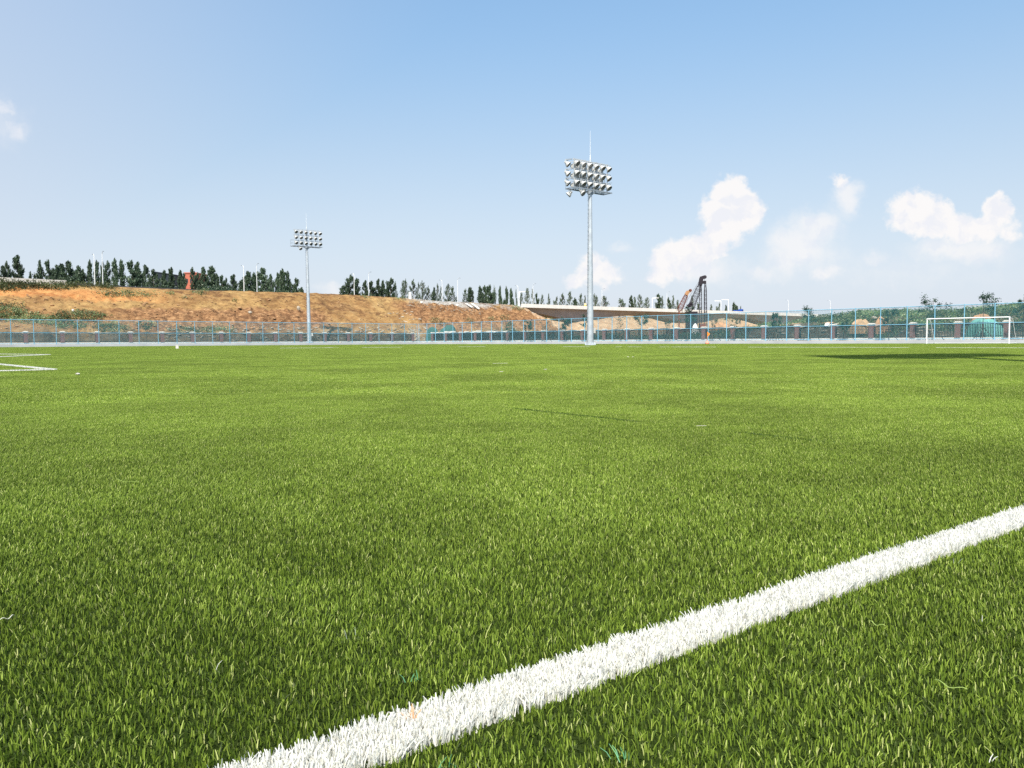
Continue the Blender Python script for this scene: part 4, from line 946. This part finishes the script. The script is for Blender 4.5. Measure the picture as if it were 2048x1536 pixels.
TREES = [(4, 531, 16), (15, 522, 11), (35, 511, 18), (59, 542, 7), (68, 548, 8), (79, 520, 14), (96, 520, 16), (112, 530, 16), (122, 527, 20), (137, 522, 20), (155, 531, 18), (167, 538, 11), (177, 520, 13), (191, 521, 11), (203, 522, 9), (213, 522, 14),
         (230, 517, 14), (244, 519, 15), (263, 521, 22), (275, 524, 15), (290, 530, 20), (306, 538, 13), (327, 540, 13), (342, 535, 14), (361, 540, 10), (367, 546, 8), (385.5, 535, 14), (397.5, 545, 9), (408, 534, 15), (424, 532, 17), (436, 547, 10), (444.5, 550, 11), (452, 555, 10), (465, 549, 16),
         (482, 560, 12), (494, 542, 20), (508, 545, 14), (525, 535, 20), (542, 548, 15), (556, 545, 15), (567.6, 538, 17), (578, 543, 15), (591, 556, 18), (603, 574, 9), (687, 571, 15), (698.5, 550, 16), (714.7, 557, 14), (729, 561, 15), (743, 562, 14), (755, 558, 11), (764, 560, 10), (779.7, 556, 17), (791.6, 562, 10), (804.4, 561, 10), (811, 558, 10),
         (826, 559, 15), (835, 563, 8), (845.5, 562, 15), (858, 572, 13), (866, 574, 8), (875, 566, 10), (882, 572, 6), (894, 568, 19), (908, 572, 14), (932, 577, 10), (942, 574, 15), (961, 572, 13), (970, 571, 13), (980, 570, 15), (991, 571, 8), (1003, 573, 10), (1012.5, 574, 12), (1024, 577, 10), (1035.6, 579, 6), (1043, 583, 9), (1055, 576, 16),
         (1067, 578, 9), (1073, 586, 8), (1084, 588, 8), (1098, 587, 9), (1108, 600, 8), (1114, 592, 9), (1125, 586, 15), (1139, 583, 15), (1151, 596, 10), (1161, 586, 10), (1170, 591, 9), (1189, 587, 7), (1194.5, 590, 8), (1209, 592, 15), (1240, 596, 19), (1263, 591, 10), (1271, 594, 9), (1281, 589, 11), (1293.6, 595, 14), (1315, 588, 13), (1323.6, 592, 9),
         (1338, 595, 7), (1346.7, 591, 11), (1356, 600, 8), (1385, 591, 8), (1394, 604, 14), (1423, 609, 12), (1433, 613, 8), (1440, 604, 6), (1452, 610, 6), (1466.5, 604, 7), (1473, 610, 9), (1481, 612, 6)]
MARKS = [(-50, 'the left picture edge'), (188, 'the first lamps'), (381, 'the orange building'), (487, 'the second lamps'), (615, 'the far mast'), (722, 'the third lamps'), (884, 'the fourth lamps'), (1045, 'the bridge end'), (1181, 'the near mast'), (1304, 'the sign post'), (1405, 'the dark rig'), (2100, 'the bridge\'s right end')]
ORD = ['first', 'second', 'third', 'fourth', 'fifth', 'sixth', 'seventh', 'eighth', 'ninth', 'tenth', 'eleventh', 'twelfth', 'thirteenth', 'fourteenth', 'fifteenth', 'sixteenth', 'seventeenth', 'eighteenth', 'nineteenth']
cnt = {}; used = set()
for i, (px, ty, wpx) in enumerate(TREES):
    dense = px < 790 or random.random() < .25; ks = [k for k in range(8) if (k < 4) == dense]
    k = random.choice(ks); o = 46 + random.uniform(-2.0, 6) if px < 1040 else 58 + random.uniform(-3, 6)
    d = ray(px, ty); d = d / d.y; A = Vector((d.x, d.y, 0)).dot(VV); y = (o + CO.dot(VV)) / A; P = Vector((0, 0, CAM_H)) + d * y
    t_, _ = to_site(P); zb = float(G(t_, o)) - .1; h = P.z - zb; w = wpx / F * y * 1.35
    if k in used: e = dup(protos[k])
    else: e = protos[k]; used.add(k)
    e.location = (P.x, P.y, zb); e.rotation_euler = (0, 0, random.uniform(0, 6.28)); k_ = random.uniform(.85, 1.3); e.scale = (w * k_, w * k_, h); e.rotation_euler = (random.uniform(-.05, .05), random.uniform(-.05, .05), random.uniform(0, 6.28))
    j = max(q for q in range(len(MARKS)) if MARKS[q][0] <= px); cnt[j] = cnt.get(j, 0) + 1
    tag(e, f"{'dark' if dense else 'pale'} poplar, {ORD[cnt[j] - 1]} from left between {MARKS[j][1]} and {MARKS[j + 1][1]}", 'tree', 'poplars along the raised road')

C = []
for _ in range(1500):
    px = random.choice([random.uniform(70, 350), random.uniform(395, 470), random.uniform(480, 600), random.uniform(690, 920)]); d = ray(px, 560); d = d / d.y; o = random.uniform(43, 52); A = Vector((d.x, d.y, 0)).dot(VV); y = (o + CO.dot(VV)) / A; t_, _ = to_site((d.x * y, y)); z = float(G(t_, o)); hh = random.uniform(.6, 3.0) * (1.3 if px < 350 else .8)
    for _ in range(14): C.append((d.x * y + random.gauss(0, .6), y + random.gauss(0, .6), z + random.random() * hh))
v, q, rn = leaf_quads(np.array(C), .34, rng, 1.0); tag(np_obj('bushes', v, q, M['poplar'], attr=rn), 'dark undergrowth between the poplar trunks along the raised road', 'bushes', kind='stuff')
# ------------------------------------------------------------------ weeds on the banks
def cover(C, size, mat, name, label, up=1.0):
    v, q, rn = leaf_quads(np.array(C), size, rng, up); o = np_obj(name, v, q, M[mat], attr=rn); tag(o, label, 'weeds', kind='stuff')
def patch(spots, dens, hgt):
    C = []
    for (x0, x1, y0, y1) in spots:
        cx, cy, rx, ry = (x0 + x1) / 2, (y0 + y1) / 2, (x1 - x0) / 2, (y1 - y0) / 2
        for _ in range(int(dens * rx * ry / 10)):
            a_ = random.uniform(0, 6.283); q = math.sqrt(random.random()) * random.uniform(.7, 1.1)
            h_ = hit(cx + rx * q * math.cos(a_), cy + ry * q * math.sin(a_), 112, 260)
            if h_ is None: continue
            hh = hgt * random.uniform(.5, 1.4)
            for _ in range(9): C.append((h_.x + random.gauss(0, .35), h_.y + random.gauss(0, .35), h_.z + random.random() ** 1.3 * hh))
    return C
C = patch([(-30, 70, 562, 584), (40, 160, 566, 582), (130, 225, 562, 577), (195, 240, 566, 582), (215, 300, 564, 574)], 4.5, .8)
cover(C, .26, 'weeds_dark', 'dark_scrub', 'dark dry scrub along the top edge of the bank at the left')
C = patch([(185, 320, 583, 597), (-20, 55, 608, 645), (20, 90, 625, 650), (105, 220, 622, 645), (60, 150, 632, 655), (330, 350, 585, 592), (360, 372, 594, 600), (460, 474, 599, 605), (720, 738, 591, 599), (790, 812, 595, 604), (385, 420, 580, 592),
           (860, 880, 636, 650), (880, 900, 642, 652), (975, 990, 633, 645), (1020, 1050, 607, 624), (930, 950, 640, 650), (1000, 1018, 632, 645), (1080, 1125, 630, 642), (180, 260, 648, 668), (270, 310, 645, 662), (100, 180, 645, 660), (340, 480, 655, 668)], 3.0, .5)
cover(C, .22, 'weeds', 'bank_weeds', 'patches of green weeds growing on the orange earth bank')
C = []
for _ in range(42000):
    o = random.uniform(-135, -54); t = random.uniform(8.5, 42); 
    if fbm(np.array([t * .14 + 9]), np.array([o * .14]), 3)[0] < .30 + (.16 if t < 11.5 else 0): continue
    p = site(t, o); z = float(G(t, o)); hh = random.uniform(.3, .8) * (1.2 if t > 16 else .8)
    for _ in range(5): C.append((p.x + random.gauss(0, .3), p.y + random.gauss(0, .3), z + random.random() * hh))
cover(C, .24, 'weeds', 'weedy_scrub', 'tall green weeds covering the low bank behind the right fence', 2.2)
C = []
for _ in range(9000):
    o = random.uniform(-64, 8); t = random.uniform(6.5, 40)
    if fbm(np.array([t * .12 + 3]), np.array([o * .12 + 3]), 3)[0] < (.40 if o < -18 else .52): continue
    p = site(t, o); z = float(G(t, o))
    for _ in range(5): C.append((p.x + random.gauss(0, .5), p.y + random.gauss(0, .5), z + random.random() * .8))
for _ in range(2500):
    o = random.uniform(56, 70); t = random.uniform(50, 230); p = site(t, o); z = float(G(t, o))
    for _ in range(5): C.append((p.x + random.gauss(0, .6), p.y + random.gauss(0, .6), z + random.random() * 1.6))
cover(C, .28, 'weeds', 'low_scrub', 'low green scrub on the ground under and beyond the bridge', 1.5)

# ------------------------------------------------------------------ stones
def rock_mesh(mb, c, s, seed):
    r_ = random.Random(seed); n = 8; vs = []; rings = [(-.5, .55), (-.1, 1.0), (.35, .85), (.62, .4)]
    for (z, r0) in rings:
        for i in range(n): a_ = 2 * math.pi * i / n + r_.uniform(-.2, .2); k = r0 * r_.uniform(.75, 1.2); vs.append((c[0] + s[0] * k * math.cos(a_), c[1] + s[1] * k * math.sin(a_), c[2] + s[2] * (z + r_.uniform(-.08, .08))))
    fs = [(q * n + i, q * n + (i + 1) % n, (q + 1) * n + (i + 1) % n, (q + 1) * n + i) for q in range(3) for i in range(n)] + [tuple(3 * n + i for i in range(n))]
    mb.add(vs, fs)
mb = MB(); mw = MB()
for _ in range(700):
    px = random.uniform(-20, 1090); py = random.uniform(590, 662); h_ = hit(px, py, 112, 240)
    if h_ is None: continue
    s = random.uniform(.06, .22) * (1.0 if random.random() < .9 else 1.8); rock_mesh(mb, (h_.x, h_.y, h_.z), (s * random.uniform(.8, 1.6), s, s * .7), _)
tag(mb.build('earth_clods', M['brown_rock']), 'brown stones and clods scattered over the orange bank', 'stones', kind='stuff')
mb = MB()
for _ in range(260):
    px = random.uniform(812, 965); py = 594 + (px - 812) * .13 + random.uniform(0, 20); h_ = hit(px, py, 150, 240)
    if h_ is None: continue
    s = random.uniform(.05, .18); rock_mesh(mb, (h_.x, h_.y, h_.z), (s * 1.4, s, s * .6), _)
for _ in range(420):
    px = random.uniform(330, 860); py = random.uniform(655, 686); h_ = hit(px, py, 112, 240)
    if h_ is None: continue
    s = random.uniform(.08, .3); rock_mesh(mb, (h_.x, h_.y, h_.z), (s * 1.3, s, s * .7), _)
for _ in range(900):
    o = random.uniform(-130, 20); t = random.uniform(4.6, 11); p = site(t, o); z = float(G(t, o)); s = random.uniform(.08, .34); rock_mesh(mb, (p.x, p.y, z), (s * 1.3, s, s * .7), _)
tag(mb.build('rubble', M['stone']), 'pale rubble and gravel strewn on the bank and behind the railings', 'rubble', kind='stuff')
def boulder(px, py, w, h, mat, label, grp=None, yy=None):
    h_ = hit(px, py, 100, 260)
    if h_ is None: return
    s = h_.y / F; mb = MB(); rock_mesh(mb, (0, 0, h * s * .4), (w * s / 2, w * s / 2.4, h * s), int(px)); o = mb.build('boulder', M[mat]); o.location = h_; o.rotation_euler = (0, 0, px); tag(o, label, 'rock', grp)
boulder(146, 624, 6, 5, 'whitestone', 'single white boulder on the weedy part of the left bank')
boulder(597, 620, 8, 7, 'stone', 'pale boulder on the bank just left of the far mast')
boulder(500, 628, 9, 6, 'stone', 'tan boulder low on the bank left of the far mast')
boulder(843, 607, 7, 4, 'whitestone', 'white boulder in the grey rubble on the upper bank')
boulder(915, 613, 6, 4, 'whitestone', 'white boulder at the right end of the grey rubble')
boulder(1655, 655, 12, 9, 'whitestone', 'white boulder behind the right railing left of a brick pillar')
boulder(2028, 662, 8, 10, 'stone', 'tall pale boulder behind the goal at the right edge')
boulder(1748, 640, 16, 6, 'stone', 'flat pale boulder above a brick pillar right of the dirt heap')
boulder(2000, 630, 18, 7, 'stone', 'large tan boulder above the goal at the right')
boulder(2024, 634, 12, 6, 'stone', 'smaller tan boulder at the right end above the goal')
# broken slabs
for (a_, b_, lb) in (((932, 610), (945, 619), 'left of two broken white slabs on the bank crest'), ((944, 610), (958, 621), 'right of two broken white slabs on the bank crest')):
    p, q = hit(*a_, 150, 240), hit(*b_, 150, 240)
    if p and q: mb = MB(); mb.bar(p + Vector((0, 0, .3)), q + Vector((0, 0, .3)), .45, .18); tag(mb.build('broken_slab', M['whitestone']), lb, 'slab', 'broken slabs on the crest')
# row of white blocks behind the corner of the railings
k = 0
for px, wd in ((877, 4), (885, 6), (893, 6), (901, 6), (907, 4), (933, 6), (941, 7), (949, 5), (957, 6), (972, 6), (980, 7), (990, 10), (1004, 12)):
    t_, o_ = 5.0, None; d = ray(px, 663); d = d / d.y; A = Vector((d.x, d.y, 0)).dot(UU); y = (5.4 + CO.dot(UU)) / A; P = Vector((0, 0, CAM_H)) + d * y
    s = y / F; tt, oo = to_site(P); zg = float(G(tt, oo)); top = 2.5 + .12 * math.sin(px)
    e_ = empty('concrete_block', (P.x, P.y, zg), ANG_U + random.uniform(-.3, .3)); mb = MB(); mb.box((0, 0, (top - zg) / 2 - .35), (wd * s * .8, .8, max(.3, top - zg - .7))); mb.build('lower_block', M['stone'], e_); mb = MB(); mb.box((0, 0, top - zg - .35), (wd * s, .9, .66), taper=.94); mb.build('upper_block', M['whitestone'], e_)
    tag(e_, f'white concrete block, {ORD[k]} from the left in the row behind the fence corner', 'block', 'white blocks behind the fence corner'); k += 1

def heap(px, py, w, h, mat, name, label, cat, Y=None, seed=1, sh=1.0):
    """a rounded heap: foot centre at picture (px,py)"""
    y = Y; P = at(px, py, y); s = y / F; W_, H_ = w * s / 2, h * s; t_, o_ = to_site(P); zg = float(G(t_, o_)) - .1; top = at(px, py - h, y).z
    H_ = top - zg; n, m_ = 40, 14; V = []; r_ = np.random.default_rng(seed)
    for j in range(m_ + 1):
        f_ = j / m_
        for i in range(n):
            a_ = 2 * np.pi * i / n; rr = f_ * (1 + .18 * math.sin(2 * a_ + seed) + .1 * math.sin(5 * a_ + 2 * seed)); x, yy = W_ * rr * math.cos(a_), W_ * .8 * rr * math.sin(a_)
            nz = float(fbm(np.array([x * .9 + seed * 5]), np.array([yy * .9 + 3]), 4)[0]) - .5
            V.append((x, yy, max(-.2, H_ * (1 - f_ ** (1.9 * sh)) + nz * 1.5 * (1 - f_ ** 3) * min(1, H_ / 2))))
    Q = [(j * n + i, j * n + (i + 1) % n, (j + 1) * n + (i + 1) % n, (j + 1) * n + i) for j in range(m_) for i in range(n)]
    o = np_obj(name, V, Q, M[mat], smooth=True); o.location = (P.x, P.y, zg); tag(o, label, cat)
M['sand'] = simple('sandy_earth', (0.46, 0.30, 0.17), 0.95, 0.3, 0.9, bump=0.15, spec=0.1)
M['sand_red'] = simple('reddish_earth', (0.42, 0.24, 0.13), 0.95, 0.3, 0.9, bump=0.15, spec=0.1)
heap(1718, 668, 48, 36, 'sand', 'dirt_heap', 'rounded tan dirt heap behind the right fence', 'heap', 104, 1)
heap(1762, 668, 34, 30, 'sand_red', 'dirt_heap', 'stony reddish dirt heap right of the tan heap', 'heap', 102, 2)
heap(1963, 668, 40, 44, 'sand_red', 'dirt_heap', 'reddish dirt heap behind the turquoise net at the right', 'heap', 94, 3)
heap(1974, 676, 76, 35, 'net', 'netted_heap', 'heap covered with turquoise dust net behind the goal', 'heap', 88, 4, 2.6)
heap(1600, 668, 46, 22, 'sand', 'dirt_heap', 'low tan dirt heap behind the fence at right', 'heap', 116, 5)
heap(1660, 668, 30, 24, 'sand_red', 'dirt_heap', 'small pointed dirt heap left of the tan heap', 'heap', 110, 9)
heap(1442, 664, 62, 17, 'sand_red', 'dirt_heap', 'flat topped red dirt heap right of the dark rig', 'heap', 175, 6, 2.2)
heap(1390, 664, 20, 20, 'whitestone', 'sand_heap', 'small white sand heap left of the rig leaders', 'heap', 178, 7)
heap(896, 672, 34, 18, 'net_dark', 'netted_heap', 'dark green netted heap above the white blocks near the fence corner', 'heap', 166, 14, 2.6)
heap(866, 672, 26, 14, 'net_dark', 'netted_heap', 'smaller dark green netted heap left of the larger one', 'heap', 168, 15, 2.6)

# ------------------------------------------------------------------ saplings with props
SAPS = [(1866, 597, 42, 1), (1967, 588, 40, 1), (2048, 590, 34, 1), (1778, 619, 24, 1), (1622, 615, 30, 1), (1553, 624, 22, 1), (1690, 640, 16, .6), (1470, 640, 14, .3), (1425, 628, 14, .15), (1375, 612, 24, 1), (1340, 640, 16, .3), (1284, 627, 30, 1), (1240, 632, 16, .15), (1172, 628, 16, .9), (1131, 636, 20, 1), (1056, 640, 16, .9), (1018, 642, 12, .5), (1090, 645, 12, .3)]
for i, (px, ty, wp, dens) in enumerate(SAPS):
    d = ray(px, ty); d = d / d.y; A = Vector((d.x, d.y, 0)).dot(UU); y = (1.9 + CO.dot(UU)) / A; P = Vector((0, 0, CAM_H)) + d * y; h = P.z - .36; w = wp / F * y
    e = empty('sapling', (P.x, P.y, .36), random.uniform(0, 6)); r_ = np.random.default_rng(500 + i); tr = MB(); tr.tube((0, 0, 0), (.03, 0, h * .5), .05, .035, 7); tr.tube((.03, 0, h * .5), (0, .03, h * .96), .035, .012, 6); C = []
    for k in range(13):
        z0 = h * (.42 + .5 * k / 13); a_ = r_.uniform(0, 6.28); ln = w * .62 * r_.uniform(.5, 1.1) * (1.15 - .45 * k / 13); e1_ = np.array([math.cos(a_) * ln, math.sin(a_) * ln, z0 + ln * r_.uniform(.4, .9)]); tr.tube((0, 0, z0), e1_, .014, .006, 5, False)
        for q in range(3):
            cc = np.array([0, 0, z0]) * (1 - (f_ := r_.uniform(.55, 1.05))) + e1_ * f_; rr = w * r_.uniform(.05, .10)
            nn = int(46 * dens) if r_.random() < .22 + .30 * dens else 3
            for _ in range(nn): C.append(cc + r_.normal(0, rr, 3))
    C.append(np.array([0, 0, h])); v, q, rn = leaf_quads(np.array(C), .14, r_); np_obj('crown', v, q, M['sapling'], e, attr=rn); tr.build('trunk', M['bark'], e)
    word = ORD[[s[0] for s in sorted(SAPS)].index(px)]
    tag(e, f"young {'leafy' if dens > .5 else 'nearly bare'} tree, {word} from the left in the row behind the right fence", 'tree', 'young trees behind the right fence')
    e = empty('tree_prop', (P.x, P.y, .36), random.uniform(0, 6)); n3_ = 0
    for k in range(3):
        a_ = 2.094 * k; mb = MB(); mb.tube((math.cos(a_) * 1.15, math.sin(a_) * 1.15, 0), (-math.cos(a_) * .08, -math.sin(a_) * .08, 1.5), .04, .035, 7); mb.build('prop_pole', M['stake'], e)
    tag(e, f'three dark prop poles round the young tree, {word} from the left behind the right fence', 'tree prop', 'tripod props of the young trees')
